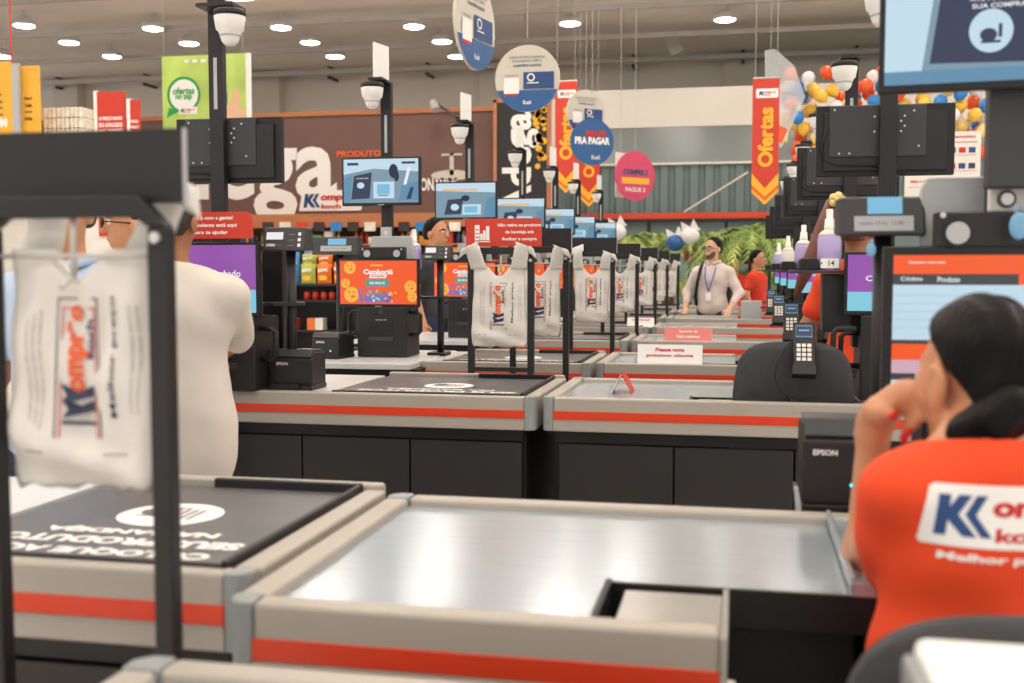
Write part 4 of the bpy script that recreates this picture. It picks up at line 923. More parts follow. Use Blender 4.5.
# shelf under the signs that carries the packs
a = RY(-60, 131, 160, 140, 14); GZ = a[2]; sh = tag(obj('gondola', MB().box(a[0], a[1], 13.75, 14.6, 0, a[2]), 'offwhite'), 'pale shelving unit under the stacked packs, behind the near rack', 'shelf')
z = a[2]; kk = 0; mat('packwhite', '#e4dccd', .35, 0, .15, 9, .3, 40)
for r_ in range(3):
    for i in range(3):
        w = .205; x = PY(47, 115, 14).x+i*w; zz = z+r_*.145
        t = thing('paper_pack', ['bottom', 'middle', 'top'][r_]+' row white wrapped paper pack, '+['left', 'centre', 'right'][i]+' one of its row', 'pack', (x, 13.9, zz), 0, 'white paper packs stacked on the shelf')
        for e in range(3): obj('roll', MB().box(e*.066+.002, e*.066+.064, 0, .3, 0, .143), 'packwhite', t, .02, 3)
for x0, y0, x1, lab in ((98, 92, 125, 'larger red price sign with white lettering beside the paper packs'), (131, 100, 140, 'small red sign right of the larger red price sign')):
    a = RY(x0, y0, x1, 133, 14); w = a[1]-a[0]; h = a[3]-GZ; t = thing('price_sign', lab, 'sign', (a[0], 14, GZ), 0, 'red price signs'); obj('board', MB().box(0, w, -.02, .02, 0, h), 'signred', t); obj('edge_strip', MB().box(-.05, 0, -.025, .025, 0, h+.02), 'white', t)
    p = Print(.003)
    if w > .2:
        for k in range(3): p.text(('O PREÇO BAIXO', 'DO ATACADO', 'NO VAREJO')[k], w/2, h*.42-.085*k, .06, 'ink_white', 1, w=w*.88, bold=.05)
    else:
        for k in range(3): p.text('PREÇO', w/2, h*.42-.08*k, .05, 'ink_white', 1, w=w*.85, bold=.04)
    p.build('sign_print', t, FRONT(0, -.021, 0))
# ------------------------------------------------------------------ balloons
cols = {'balloon_blue': '#2f83c8', 'balloon_yellow': '#f3c14a', 'balloon_orange': '#ee5a2c', 'balloon_white': '#e6e3e2', 'balloon_cream': '#f4d98c'}
for k_, v_ in cols.items(): mat(k_, v_, .25, 0, .03, 4)
bm_ = {k_: MB().lathe([(.0,-.165),(.02,-.16),(.012,-.145),(.05,-.125),(.1,-.075),(.125,0),(.115,.06),(.07,.115),(.0,.135)], n=14).mesh('balloon', k_, True) for k_ in cols}
rb = random.Random(11); names = {'balloon_blue': 'blue', 'balloon_yellow': 'yellow', 'balloon_orange': 'orange', 'balloon_white': 'white', 'balloon_cream': 'cream'}
placed = []
def balloon(px, py, Y):
    k_ = rb.choices(list(cols), (3, 3, 3, 2.4, 1.2))[0]
    p_ = PY(px, py, Y)
    for q_ in placed:
        if (p_-q_).length < .262: return
    placed.append(p_); o = link('balloon', bm_[k_]); o.location = p_; o.rotation_euler = (rb.uniform(-.7,.7), rb.uniform(-.7,.7), rb.uniform(0, 6))
    tag(o, 'round '+names[k_]+' balloon in the party garland behind the right monitors', 'balloon', names[k_]+' balloons in the garland')
for i in range(700):
    f = rb.random(); px = 782+222*f; mid = 118-10*math.sin(f*3.1)+6*math.sin(f*11); py = mid+rb.gauss(0, 15+10*(f < .25))
    balloon(px, max(72, min(160, py)), 22+rb.uniform(-.5, .5))
t = thing('glossy_banner', 'see-through curved plastic banner beside the large red sale banner', 'hanging sign', PY(786, 100, 18), .9); mat('clear', '#dfe3e6', .1, 0, 0, alpha=.35)
obj('sheet', MB().prism([(-.5,-.7),(-.1,-.75),(.5,.1),(.2,.55),(-.3,.75),(-.55,.7)], 'y', -.004, .004), 'clear', t)
p = Print(.003); p.poly([(-.42,-.6),(-.1,-.68),(.05,-.45),(-.3,-.38)], 'ink_orange', 1); p.build('banner_print', t, FRONT(0, -.006, 0)); wires(t, [(-.4,0,.72)], CEIL-PY(786,100,18).z-.25)
a = RY(905, 132, 980, 205, 15); t = thing('payment_board', 'white notice board with red and blue lettering behind the scale display', 'sign', (a[0], 15, 0), 0); w = a[1]-a[0]; obj('board', MB().box(0, w, -.02, .02, a[2], a[3]), 'offwhite', t); obj('post', MB().box(w*.4, w*.45, -.01, .03, 0, a[2]), 'greypanel', t)
p = Print(.003); h = a[3]-a[2]; p.text('Formas de pagamento', w*.55, a[3]-.07, .05, 'ink_red', 1, w=w*.75); p.rect(w*.05, a[3]-.14, w*.95, a[3]-.13, 'ink_red', 1)
for r_ in range(3):
    for k in range(4): p.rect(w*(.45+.13*k), a[3]-.27-.2*r_, w*(.54+.13*k), a[3]-.2-.2*r_, ('ink_blue', 'ink_navy', 'ink_red')[(k+r_) % 3], 1)
    p.rect(w*.05, a[3]-.3-.2*r_, w*.95, a[3]-.295-.2*r_, 'ink_red', 1); p.text('débito e crédito', w*.22, a[3]-.22-.2*r_, .04, 'ink_red', 1, w=w*.3)
p.build('board_print', t, FRONT(0, -.021, 0))
# ------------------------------------------------------------------ plants
def fern(label, px, py, Y, R, n, m, seed, droop=1.0, hang=False):
    c = PY(px, py, Y); t = thing('potted_fern', label, 'plant', c, 0, 'potted ferns'); rf = random.Random(seed); b = MB()
    for i in range(n):
        an = rf.uniform(0, 2*PI); L = R*rf.uniform(.7, 1.15); el = rf.uniform(.6, 1.4); w0 = R*rf.uniform(.026, .05); lm_ = rf.choice((m, m, 'leaf', 'leafl', 'leafd')); N = 8; pr_ = None
        d = Vector((math.cos(an), math.sin(an), 0)); side = Vector((-math.sin(an), math.cos(an), 0)); pts = []
        for k in range(N+1):
            f = k/N; r_ = L*f*math.cos(el)+L*.18*f*f; z_ = L*f*math.sin(el)*1.1-droop*L*.95*f*f
            pts.append((d*r_+Vector((0,0,z_)), w0*(.35+1.3*math.sin(PI*min(1, f*.92+.06)))))
        for k in range(N):
            (p0, w_0), (p1, w_1) = pts[k], pts[k+1]
            for s in (-1, 1):
                for h_ in range(2):
                    f0, f1 = h_/2, h_/2+.36; q0 = p0.lerp(p1, f0); q1 = p0.lerp(p1, f1); tip = q1+side*s*w_0*2.0+(p1-p0)*.55+Vector((0,0,-.25*w_0))
                    b.add([q0, q1, tip], [(0, 1, 2)], lm_)
    fo = obj('foliage', b, m, t); fo['kind'] = 'stuff'
    obj('pot', MB().lathe([(.0,-.22),(.09,-.22),(.13,-.03),(.14,0),(.12,0)], n=16), 'pot', t, smooth=True)
    obj('plant_stem_stand', MB().cyl((0,0,-.2),(0,0,-c.z+.0), .025, n=8).cyl((0,0,-c.z),(0,0,-c.z+.03), .16, n=16), 'black', t)
    return t
fl = [(628, 247, 20, .75, 90, 'leafl', 'small light green fern left, above the far bag racks'), (653, 247, 21, .85, 110, 'leafl', 'fern in a red-brown pot above the last bag racks'), (690, 248, 19, .9, 130, 'leaf', 'spreading fern left of the man with the lanyard'),
      (750, 250, 17.5, 1.1, 190, 'leaf', 'big green fern above the head of the man with the lanyard, right side'), (718, 250, 22, 1.1, 150, 'leafl', 'pale fern directly behind the head of the man with the lanyard'), (770, 240, 20.5, 1.0, 130, 'leaf', 'dark green fern beside the back-turned monitors'), (668, 290, 17.2, .7, 100, 'leafl', 'low yellowish fern left of the man with the lanyard'), (762, 280, 22, .9, 110, 'leaf', 'low fern behind the man in red')]
for i, (x, y, Y, R, n, m, lab) in enumerate(fl): fern(lab, x, y, Y, R, n, m, 20+i)
for i, (x, y, m, lab) in enumerate(((617, 232, 'balloon_white', 'white foil balloon among the plants'), (675, 243, 'card_blue', 'blue and white foil balloon left of the man with the lanyard'), (690, 236, 'balloon_white', 'pale foil balloon above the ferns'))):
    t = thing('foil_balloon', lab, 'balloon', PY(x, y, 17), 0); obj('skin', MB().sphere((0,0,0), .15, 14, None, (1,.7,.85)), m, t, smooth=True); obj('top_bow', MB().prism([(-.12,.08),(-.14,.22),(0,.14),(.05,.26),(.13,.12),(.16,.1),(0,.06)], 'y', -.02, .02), 'balloon_white', t); obj('string', MB().cyl((0,0,-.12),(0,0,-PY(x, y, 17).z), .004, n=5), 'wire', t)
# ------------------------------------------------------------------ wine shelves and snack rack on the left
cl = ['#cf3f2b', '#e8e2d6', '#3c2a2a', '#e39a35', '#3f6fa8', '#7fa04c', '#d8d0c0']
for i, c_ in enumerate(cl): mat('pack%d' % i, c_, .45, 0, .12, 6)
for r_, zc in enumerate((1.25, 1.62, 1.99)):
    a = RY(40, 240, 497, 241, YS-.6)
    sf = tag(obj('shelf_board', MB().box(a[0], a[1], YS-.85, YS-.05, zc-.04, zc), 'wood'), ['lowest', 'middle', 'top'][r_]+' long wooden wine shelf on the back wall', 'shelf')
CN = ['red', 'white', 'dark brown', 'amber', 'blue', 'green', 'cream']; SN = ['lowest', 'middle', 'top']
rp = random.Random(9); botm = {}
for r_, zc in enumerate((1.25, 1.62, 1.99)):
    x = PY(240, 240, YS-.6).x
    while x < PY(490, 240, YS-.6).x:
        if rp.random() < .6:
            i = rp.randrange(7); w = .075
            if i not in botm: botm[i] = MB().lathe([(.0,0),(.045,0),(.045,.19),(.016,.24),(.015,.3),(.0,.302)], n=10).mesh('bottle', 'pack%d' % i, True)
            o = link('bottle', botm[i]); tag(o, CN[i]+' bottle on the '+SN[r_]+' wine shelf on the back wall', 'bottle', CN[i]+' bottles on the '+SN[r_]+' wine shelf')
            o.location = (x+.06, YS-.6, zc); x += .13
        else:
            i = rp.randrange(7); w = rp.uniform(.16, .3); hh = rp.uniform(.15, .3)
            o = obj('carton', MB().box(0, w, 0, .2, 0, hh), 'pack%d' % i, None, .004, 1); o.location = (x+.01, YS-.75, zc); tag(o, CN[i]+' carton on the '+SN[r_]+' wine shelf on the back wall', 'carton', CN[i]+' cartons on the '+SN[r_]+' wine shelf'); x += w+.05
for k in range(13):                                   # coloured tags along the header
    px = 262+k*17; a = RY(px, 222, px+11, 231, YS-.95)
    o = obj('shelf_tag', MB().box(a[0], a[1], YS-.93, YS-.9, a[2], a[3]), ['pack2', 'pack1', 'stripe', 'pack2', 'balloon_blue'][k % 5], hd)
# black snack rack with crisp bags
YC = 10.2
a = RY(296, 236, 337, 350, YC); t = thing('snack_rack', 'black snack rack with crisp bags left of the orange-screen kiosk', 'shelf', (a[0], YC, 0), 0); w = a[1]-a[0]+.2
obj('back_board', MB().box(-.25, w, .32, .35, 0, 1.62), 'black', t)
for s in (-.25, w): obj('upright', MB().box(s-.015, s+.015, 0, .35, 0, 1.62), 'black', t)
zs = [PY(310, y, YC).z for y in (284, 300, 330)]
for z in zs+[zs[0]-1.0]: obj('shelf_board', MB().box(-.25, w, 0, .33, z-.02, z), 'charcoal', t)
for i, (px, py) in enumerate(((308, 281), (329, 303), (308, 338))):
    q = RY(px-6, py, px+6, py+6, YC-.02); obj('price_tag', MB().box(q[0], q[1], -.02, -.012, q[2], q[3]), 'white', t)
def crisp(label, px0, py0, px1, py1, Y, m, txt):
    a = RY(px0, py0, px1, py1, Y); w = a[1]-a[0]; h = a[3]-a[2]; t = thing('crisp_bag', label, 'crisp bag', ((a[0]+a[1])/2, Y, a[2]), 0, 'crisp bags on the snack rack'); b = MB(); N = 8
    for sd in (-1, 1):
        for j in range(N+1):
            for i in range(N+1):
                u, v = -1+2*i/N, j/N; b.v.append((u*w/2*(1-.04*math.sin(v*PI)), sd*.035*(1-u**4)*math.sin(PI*v)**.5+.003*math.sin(20*v+9*u), v*h))
    n = (N+1)**2
    for j in range(N):
        for i in range(N): k = j*(N+1)+i; b.f += [(k,k+1,k+N+2,k+N+1), (n+k+N+1,n+k+N+2,n+k+1,n+k)]
    b.m = [0]*len(b.f); obj('pouch', b, m, t, smooth=True)
    p = Print(.002); p.text(txt, 0, h*.2, h*.16, 'ink_white', 1, w=w*.7, bold=.05, rot=.1); p.disc(0, -h*.18, w*.28, 'ink_yellow', 1, ry=h*.13); p.build('pouch_print', t, FRONT(0, -.042, h/2)); return t
mat('crispgreen', '#a9b24a', .35, 0, .15, 12); mat('crisporange', '#e5701f', .35, 0, .15, 12); mat('crispblue', '#3f86c4', .35, 0, .2, 12); mat('crisppurple', '#7f9ed8', .35, 0, .3, 14)
z0 = 259
for px0, py0, px1, py1, Y, m, txt, lab in ((301,264,316,284.3,10.22,'crispgreen','SIX','front green crisp bag on the snack rack'), (317,264,332,284.3,10.22,'crisporange','SIX','front orange crisp bag on the snack rack'), (302,254,317,268,10.34,'crispgreen','SIX','rear green crisp bag on the snack rack'), (318,254,333,268,10.34,'crisporange','SIX','rear orange crisp bag on the snack rack'),
        (290,252,300,284,10.3,'crispblue','CHIPS','blue crisp bag left on the snack rack'), (304,240,330,262,10.44,'crisppurple','PLUS','wide blue and pink snack pack at the back of the snack rack'), (334,262,342,284.3,10.22,'crisporange','SIX','orange crisp bag half hidden by the kiosk')): crisp(lab, px0, py0, px1, py1, Y, m, txt)
for i in range(4):
    a = RY(304+i*8.3, 291, 311+i*8.3, 299.8, YC+.1); t = thing('red_jar', ['leftmost', 'second from left', 'third from left', 'rightmost'][i]+' small red jar under the crisp bags', 'jar', ((a[0]+a[1])/2, YC+.1, zs[1]), 0, 'red jars on the snack rack'); r = (a[1]-a[0])/2*.95; h = a[3]-a[2]
    obj('jar_body', MB().lathe([(.0,0),(r,0),(r,h*.8),(r*.8,h*.9)], n=14), 'pack0', t, smooth=True); obj('jar_lid', MB().lathe([(r*.85,h*.88),(r*.85,h*1.05),(.0,h*1.05)], n=14), 'pack2', t, smooth=True)
for i, (px, py, m) in enumerate(((307, 330, 'crisporange'), (315, 330, 'pack1'), (288, 333, 'pack0'))):
    a = RY(px-4, py-12, px+4, py, YC-.1); o = obj('snack_box', MB().box(a[0], a[1], YC-.0, YC+.12, zs[2], zs[2]+(a[3]-a[2])), m, None, .003, 1); tag(o, ['orange', 'white', 'red'][i]+' snack box on the lower shelf of the snack rack', 'box')
# bright shelf seen through the nearest rack
a = RY(78, 190, 150, 255, 12); t = thing('promo_shelf', 'red and yellow promotional shelf seen through the nearest bag rack', 'shelf', (a[0], 12, 0), 0); w = a[1]-a[0]
obj('back_board', MB().box(0, w, 0, .04, 0, a[3]), 'offwhite', t); q = RY(100, 205, 128, 236, 12); obj('red_panel', MB().box(q[0]-a[0], q[1]-a[0], -.03, 0, q[2], q[3]), 'signred', t); obj('yellow_panel', MB().box(q[0]-a[0]+.06, q[1]-a[0]-.06, -.04, -.02, q[2]+.1, q[3]-.04), 'signyellow', t)

p = PY(11.5, 63, 13.4); tag(obj('red_cable', MB().cyl((p.x, 13.4, p.z), (p.x, 13.4, CEIL), .012, n=6), 'signred'), 'thin red cable hanging from the roof to the yellow aisle sign', 'cable')
a = PY(433, 101, 24.5); b = PY(456, 117, 24.5); t = thing('spotlight', 'small black spotlight arm above the brown wine wall', 'lamp', b, 0); o_ = a-b
obj('arm', MB().cyl((0,0,0), tuple(o_), .035, n=8), 'darkgrey', t); obj('spot_head', MB().cyl(tuple(o_), tuple(o_+Vector((.1,-.1,-.22))), .08, .11, n=12), 'beam', t); obj('stem', MB().cyl((0,0,0), (0,.5,-.05), .03, n=6), 'darkgrey', t)
# ------------------------------------------------------------------ people: smooth bodies from blended volumes
class Vol:
    def __init__(s, res=.01): s.res = res; s.pr = []; s.clips = []; s.fn = None
    def cap(s, a, b, ra, rb=None, k=.02, sc=(1,1,1)): s.pr.append(('c', np.array(a, float), np.array(b, float), ra, ra if rb is None else rb, k, np.array(sc, float), 1)); return s
    def chain(s, pts, rs, k=.015):
        for i in range(len(pts)-1): s.cap(pts[i], pts[i+1], rs[i], rs[i+1], k)
        return s
    def ell(s, c, r, k=.02, R=None, sign=1): s.pr.append(('e', np.array(c, float), np.array(r, float), R, None, k, None, sign)); return s
    def clip(s, p, n): n = np.array(n, float); s.clips.append((np.array(p, float), n/np.linalg.norm(n))); return s
    def bounds(s, q):
        if q[0] == 'c': m = max(q[3], q[4])/min(q[6]); return np.minimum(q[1], q[2])-m, np.maximum(q[1], q[2])+m
        m = max(q[2]) if q[3] is not None else q[2]; return q[1]-m, q[1]+m
    def mesh(s, name, m):
        h = s.res; B = [s.bounds(q) for q in s.pr if q[7] > 0]
        lo = np.min([b[0] for b in B], 0)-4*h; hi = np.max([b[1] for b in B], 0)+4*h
        n = np.ceil((hi-lo)/h).astype(int)+1; ax = [lo[i]+h*np.arange(n[i]) for i in range(3)]
        D = np.full(n, .2)
        for q in s.pr:
            b0, b1 = s.bounds(q); mg = q[5]+3*h
            i0 = np.maximum(0, np.floor((b0-mg-lo)/h).astype(int)); i1 = np.minimum(n, np.ceil((b1+mg-lo)/h).astype(int)+1)
            if np.any(i1 <= i0): continue
            sl = tuple(slice(i0[i], i1[i]) for i in range(3))
            P = np.stack(np.meshgrid(*[ax[i][sl[i]] for i in range(3)], indexing='ij'), -1)
            if q[0] == 'c':
                a, b, ra, rb, k, sc = q[1]*q[6], q[2]*q[6], q[3], q[4], q[5], q[6]
                ab = b-a; L = max(1e-9, ab@ab); t = np.clip(((P*sc-a)@ab)/L, 0, 1)
                d = (np.linalg.norm(P*sc-a-t[..., None]*ab, axis=-1)-(ra+(rb-ra)*t))/max(sc)
            else:
                v = P-q[1]
                if q[3] is not None: v = v@q[3]
                k0 = np.linalg.norm(v/q[2], axis=-1); k1 = np.linalg.norm(v/q[2]**2, axis=-1)+1e-9; d = k0*(k0-1)/k1; k = q[5]
            A = D[sl]
            if q[7] > 0:
                hh = np.maximum(k-np.abs(A-d), 0)/k; D[sl] = np.minimum(A, d)-hh*hh*k*.25
            else:
                d = -d; hh = np.maximum(k-np.abs(A-d), 0)/k; D[sl] = np.maximum(A, d)+hh*hh*k*.25
        if s.fn or s.clips:
            G = np.stack(np.meshgrid(*ax, indexing='ij'), -1)
            if s.fn: D = D+s.fn(G[..., 0], G[..., 1], G[..., 2])
            for p, nn in s.clips: D = np.maximum(D, (G-p)@nn)
        D[0] = D[-1] = .2; D[:, 0] = D[:, -1] = .2; D[:, :, 0] = D[:, :, -1] = .2
        ins = D < 0; cell = np.zeros(np.array(n)-1, int); ac = np.zeros(list(np.array(n)-1)+[3]); cn = np.zeros(np.array(n)-1)
        N = n-1
        def corner(A, o): return A[o[0]:o[0]+N[0], o[1]:o[1]+N[1], o[2]:o[2]+N[2]]
        for d_ in range(3):
            for u in (0, 1):
                for w in (0, 1):
                    o0 = [0, 0, 0]; o0[(d_+1) % 3] = u; o0[(d_+2) % 3] = w; o1 = list(o0); o1[d_] = 1
                    A0, A1 = corner(D, o0), corner(D, o1); x = (A0 < 0) != (A1 < 0); t = np.where(x, A0/np.where(x, A0-A1, 1), 0)
                    cn += x
                    for e in range(3): ac[..., e] += np.where(x, (t if e == d_ else o0[e]), 0)
        act = cn > 0; idx = np.full(cn.shape, -1); idx[act] = np.arange(act.sum())
        vv = ac[act]/cn[act][:, None]+np.argwhere(act); vv = lo+vv*h
        F_ = []
        for d_ in range(3):
            a1, a2 = (d_+1) % 3, (d_+2) % 3
            sl0 = [slice(1, -1)]*3; sl0[d_] = slice(0, -1); sl1 = list(sl0); sl1[d_] = slice(1, None)
            I0, I1 = ins[tuple(sl0)], ins[tuple(sl1)]; x = np.argwhere(I0 != I1)
            if not len(x): continue
            flip = I0[tuple(x.T)]; c = x.copy(); c[:, a1] += 1; c[:, a2] += 1
            def cell_at(o1_, o2_): q = c.copy(); q[:, a1] += o1_; q[:, a2] += o2_; return idx[tuple(q.T)]
            Q = np.stack([cell_at(-1,-1), cell_at(0,-1), cell_at(0,0), cell_at(-1,0)], 1); Q[~flip] = Q[~flip][:, ::-1]; F_.append(Q)
        F_ = np.concatenate(F_)
        me = bpy.data.meshes.new(name); me.from_pydata(vv.tolist(), [], F_.tolist()); me.materials.append(M[m]); me.update()
        me.polygons.foreach_set('use_smooth', [True]*len(me.polygons)); return me
def hand(S, w, d, up, side, curl=.5, s=1.0, r=.0082):
    "palm and five fingers; w wrist, d hand direction, up back-of-hand normal, side towards the thumb"
    w, d, up, side = [np.array(v, float) for v in (w, d, up, side)]
    S.cap(w, w+d*.05*s, .026*s, .03*s, .015)
    for i, (o, L) in enumerate(((.027,.072),(.009,.08),(-.009,.074),(-.026,.058))):
        p = w+d*.075*s+side*o*s; S.cap(w+d*.03*s+side*o*.8*s, p, .013*s, .011*s, .01)
        a = curl*.6; q = p+(d*math.cos(a)-up*math.sin(a))*L*.45*s; a = curl*1.4; q2 = q+(d*math.cos(a)-up*math.sin(a))*L*.33*s; a = curl*2.0; q3 = q2+(d*math.cos(a)-up*math.sin(a))*L*.25*s
        S.chain([p, q, q2, q3], [r*1.15*s, r*1.05*s, r*s, r*.9*s], .006)
    a = w+d*.02*s+side*.025*s; b = a+(side*.75+d*.6)*.04*s; c_ = b+(d*.9+side*.15-up*.3)*.03*s
    S.chain([a, b, c_], [.014*s, .011*s, .009*s], .01)
mat('skin_tan', '#c98d68', .5, 0, .06, 14, sss=.1); mat('skin_light', '#d9a889', .5, 0, .06, 14, sss=.1); mat('skin_brown', '#a66f4c', .5, 0, .06, 14, sss=.1)
mat('hair_black', '#0a090b', .34, 0, .4, 22, .3, 120, stretch=(1, 1, .15)); M['hair_black'].node_tree.nodes['Principled BSDF'].inputs['Specular IOR Level'].default_value = .14; mat('hair_brown', '#6b3524', .45, 0, .3, 30, .4, 120, stretch=(1, 1, .2)); mat('hair_dark', '#2a2120', .45, 0, .3, 30, .3, 140)
mat('beard_brown', '#6a4d40', .7, 0, .2, 40)
mat('tee_orange', '#e8471a', .8, 0, .05, 6, .12, 300); mat('tee_red', '#d8391f', .8, 0, .05, 6); mat('tee_white', '#d8d0c7', .85, 0, .04, 5, .12, 260); mat('shirt_pale', '#d9c9c2', .8, 0, .05, 8, .1, 120); mat('shirt_blue', '#b8cbe6', .8, 0, .05, 8); mat('shirt_dark', '#33343a', .8, 0, .05, 8)
mat('denim', '#2f3f5c', .85, 0, .12, 20, .1, 200); mat('trousers', '#26262b', .85, 0, .08, 9); mat('lanyard', '#5b62b8', .6, 0, .05); mat('nail_red', '#d12a24', .25, 0, 0)
def person(label, X, Y, rz, H, shirt, skin='skin_tan', hair='hair_black', sleeve=.55, arms=None, hem=.87, head=0.0, pants='denim', seat=None, res=.011, beard=False, glasses=False, lanyard=False, strap=False, ponytail=None, collar=False, hairkind='short', wrinkle=.003, wide=1.0):
    t = thing('person', label, 'person', (X, Y, 0), rz, None); s = H/1.75
    dz = 0 if seat is None else seat+.10-.90*s
    def V(x, y, z): return np.array((x*s, y*s, z*s+dz))
    ch, sh_ = math.cos(head), math.sin(head)
    def Hd(x, y, z): return V(x*ch-(y-.01)*sh_, .01+x*sh_+(y-.01)*ch, z)
    Rm = np.array([[ch, -sh_, 0], [sh_, ch, 0], [0, 0, 1]])
    if arms is None: arms = (((.235,.05,1.14), (.25,-.06,.90)), ((-.235,.05,1.14), (-.25,-.06,.90)))
    S = Vol(res)
    S.ell(Hd(0,.015,1.648), np.array((.076,.098,.1))*s, .03, Rm).ell(Hd(0,-.03,1.585), np.array((.06,.066,.082))*s, .03, Rm).ell(Hd(0,-.066,1.535), np.array((.028,.025,.024))*s, .02)
    S.cap(Hd(0,-.092,1.625), Hd(0,-.116,1.59), .009*s, .014*s, .012).ell(Hd(0,-.094,1.557), np.array((.026,.012,.010))*s, .01, Rm)
    for e in (-1, 1):
        S.ell(Hd(e*.079,.014,1.603), np.array((.011,.022,.032))*s, .008, Rm).cap(Hd(e*.015,-.088,1.642), Hd(e*.05,-.075,1.645), .011*s, .010*s, .012).ell(Hd(e*.032,-.104,1.622), np.array((.016,.016,.011))*s, .01, None, -1)
    S.cap(V(0,.025,1.40), V(0,.012,1.55), .06*s, .056*s, .03)
    S.ell(V(0,.01,1.27), np.array((.15,.095,.18))*s, .05).ell(V(0,.008,1.03), np.array((.13,.095,.18))*s, .05).cap(V(0,.02,1.40), V(.14,.02,1.36), .05*s, .05*s, .05).cap(V(0,.02,1.40), V(-.14,.02,1.36), .05*s, .05*s, .05)
    T = Vol(res); T.fn = (lambda x, y, z: wrinkle*(np.sin(23*z+9*x+4*y)+.7*np.sin(41*z-17*x+H*9))) if wrinkle else None
    T.ell(V(0,.01,1.27), np.array((.178*wide,.122*wide,.19))*s, .05).ell(V(0,.008,1.03), np.array((.16*wide,.122*wide,.2))*s, .07).cap(V(0,.02,1.425), V(.155*wide,.02,1.36), .06*s, .06*s, .06).cap(V(0,.02,1.425), V(-.155*wide,.02,1.36), .06*s, .06*s, .06).ell(V(0,.012,.93), np.array((.17,.13,.10))*s, .06)
    T.clip(V(0,.02,1.462), (0,-.35,.94)).clip(V(0,0,hem), (0,0,-1))
    if hem < .8: T.ell(V(0,.012,.84), np.array((.182*wide,.14,.30))*s, .06)
    for i, (el, wr) in enumerate(arms):
        e = 1 if i == 0 else -1
        A, B, C = V(e*.175*wide,.02,1.35), V(*el), V(*wr); d = (C-B)/np.linalg.norm(C-B)
        S.chain([A, B, C], [.047*s, .039*s, .027*s], .03)
        up = np.cross(d, (1,0,0)); up = np.array((0,-1,0)) if abs(d[2]) > .5 else np.array((0,0,1.)); sd = np.cross(up, d); sd = sd/np.linalg.norm(sd)*(-e if sd[0] > 0 else e); hand(S, C, d, np.cross(sd, d)*1.0, sd, .5, s, .0095)
        if sleeve <= 1: T.cap(A, A+(B-A)*sleeve, .066*s, .06*s, .04).clip(A+(B-A)*5, (B-A)) if False else T.cap(A, A+(B-A)*sleeve, .066*s, .058*s, .04)
        else: T.chain([A, B, B+(C-B)*(sleeve-1)], [.066*s, .056*s, .042*s], .03)
    Pn = Vol(res)
    for e in (-1, 1):
        if seat is None: hp, kn, an = V(e*.085,.012,.9), V(e*.095,-.005,.5), V(e*.095,.02,.09)
        else: hp, kn, an = V(e*.085,.0,.9), V(e*.11,-.40,.90), V(e*.11,-.38,.46); an = np.array((an[0], an[1], max(.25, an[2])))
        S.chain([hp, kn, an], [.07*s, .05*s, .04*s], .03); S.ell(an+np.array((0,-.05,-.035)), np.array((.036,.1,.03))*s, .02)
        Pn.chain([hp, kn, an+np.array((0,0,.0))], [.092*s, .07*s, .055*s], .03)
        obj('shoe', MB().sphere(tuple(an+np.array((0,-.055,-.045))), .1, 14, None, (.5,1.3,.5)), 'trousers', t, smooth=True)
    Pn.ell(V(0,.012,.93), np.array((.155,.118,.1))*s, .05)
    link('body', S.mesh('body', skin), t); link('shirt', T.mesh('shirt', shirt), t); link('trousers', Pn.mesh('trousers', pants), t)
    Hr = Vol(res*.8); Hr.fn = lambda x, y, z: .0022*np.sin(140*x+60*z)*np.sin(120*y+40*z)
    Hr.ell(Hd(0,.02,1.654), np.array((.084,.103,.104))*s, .02, Rm).ell(Hd(0,.075,1.615), np.array((.07,.055,.07))*s, .03, Rm)
    f = np.array((sh_, -ch, 0)); Hr.clip(Hd(0,-.055,1.718), f*.85+np.array((0,0,-.55))).clip(Hd(0,0,1.565), (0,0,-1)).clip(Hd(0,.01,1.60), f*.9+np.array((0,0,-.75)))
    ho = link('hair', Hr.mesh('hair', hair), t)
    for e in (-1, 1):
        ey = obj('eye', MB().sphere(tuple(Hd(e*.032,-.088,1.622)), .011*s, 10), 'white', t, smooth=True); obj('iris', MB().sphere(tuple(Hd(e*.032,-.096,1.622)), .0055*s, 8), 'hair_black', ey, smooth=True)
        obj('eyebrow', MB().tube([Hd(e*.016,-.103,1.645), Hd(e*.034,-.100,1.65), Hd(e*.052,-.088,1.646)], .0045*s, 6), 'hair_black', t, smooth=True)
    if beard:
        Bd = Vol(res*.7); Bd.ell(Hd(0,-.032,1.578), np.array((.0625,.0685,.083))*s, .02, Rm).ell(Hd(0,-.068,1.532), np.array((.031,.028,.027))*s, .02).cap(Hd(-.028,-.102,1.57), Hd(.028,-.102,1.57), .009*s, .009*s, .01); Bd.clip(Hd(0,-.09,1.553), f*.75+np.array((0,0,.66))).clip(Hd(0,-.01,1.57), -f)
        link('beard', Bd.mesh('beard', 'beard_brown'), t)
    if glasses:
        g = MB()
        for e in (-1, 1): g.tube([Hd(e*.034+.026*math.cos(u), -.117, 1.62+.02*math.sin(u)) for u in [k*PI/6 for k in range(12)]], .003*s, 5, closed=True).cyl(Hd(e*.06,-.112,1.625), Hd(e*.084,.02,1.615), .003*s, n=5)
        g.cyl(Hd(-.01,-.118,1.624), Hd(.01,-.118,1.624), .003*s, n=5); obj('glasses', g, 'black', t)
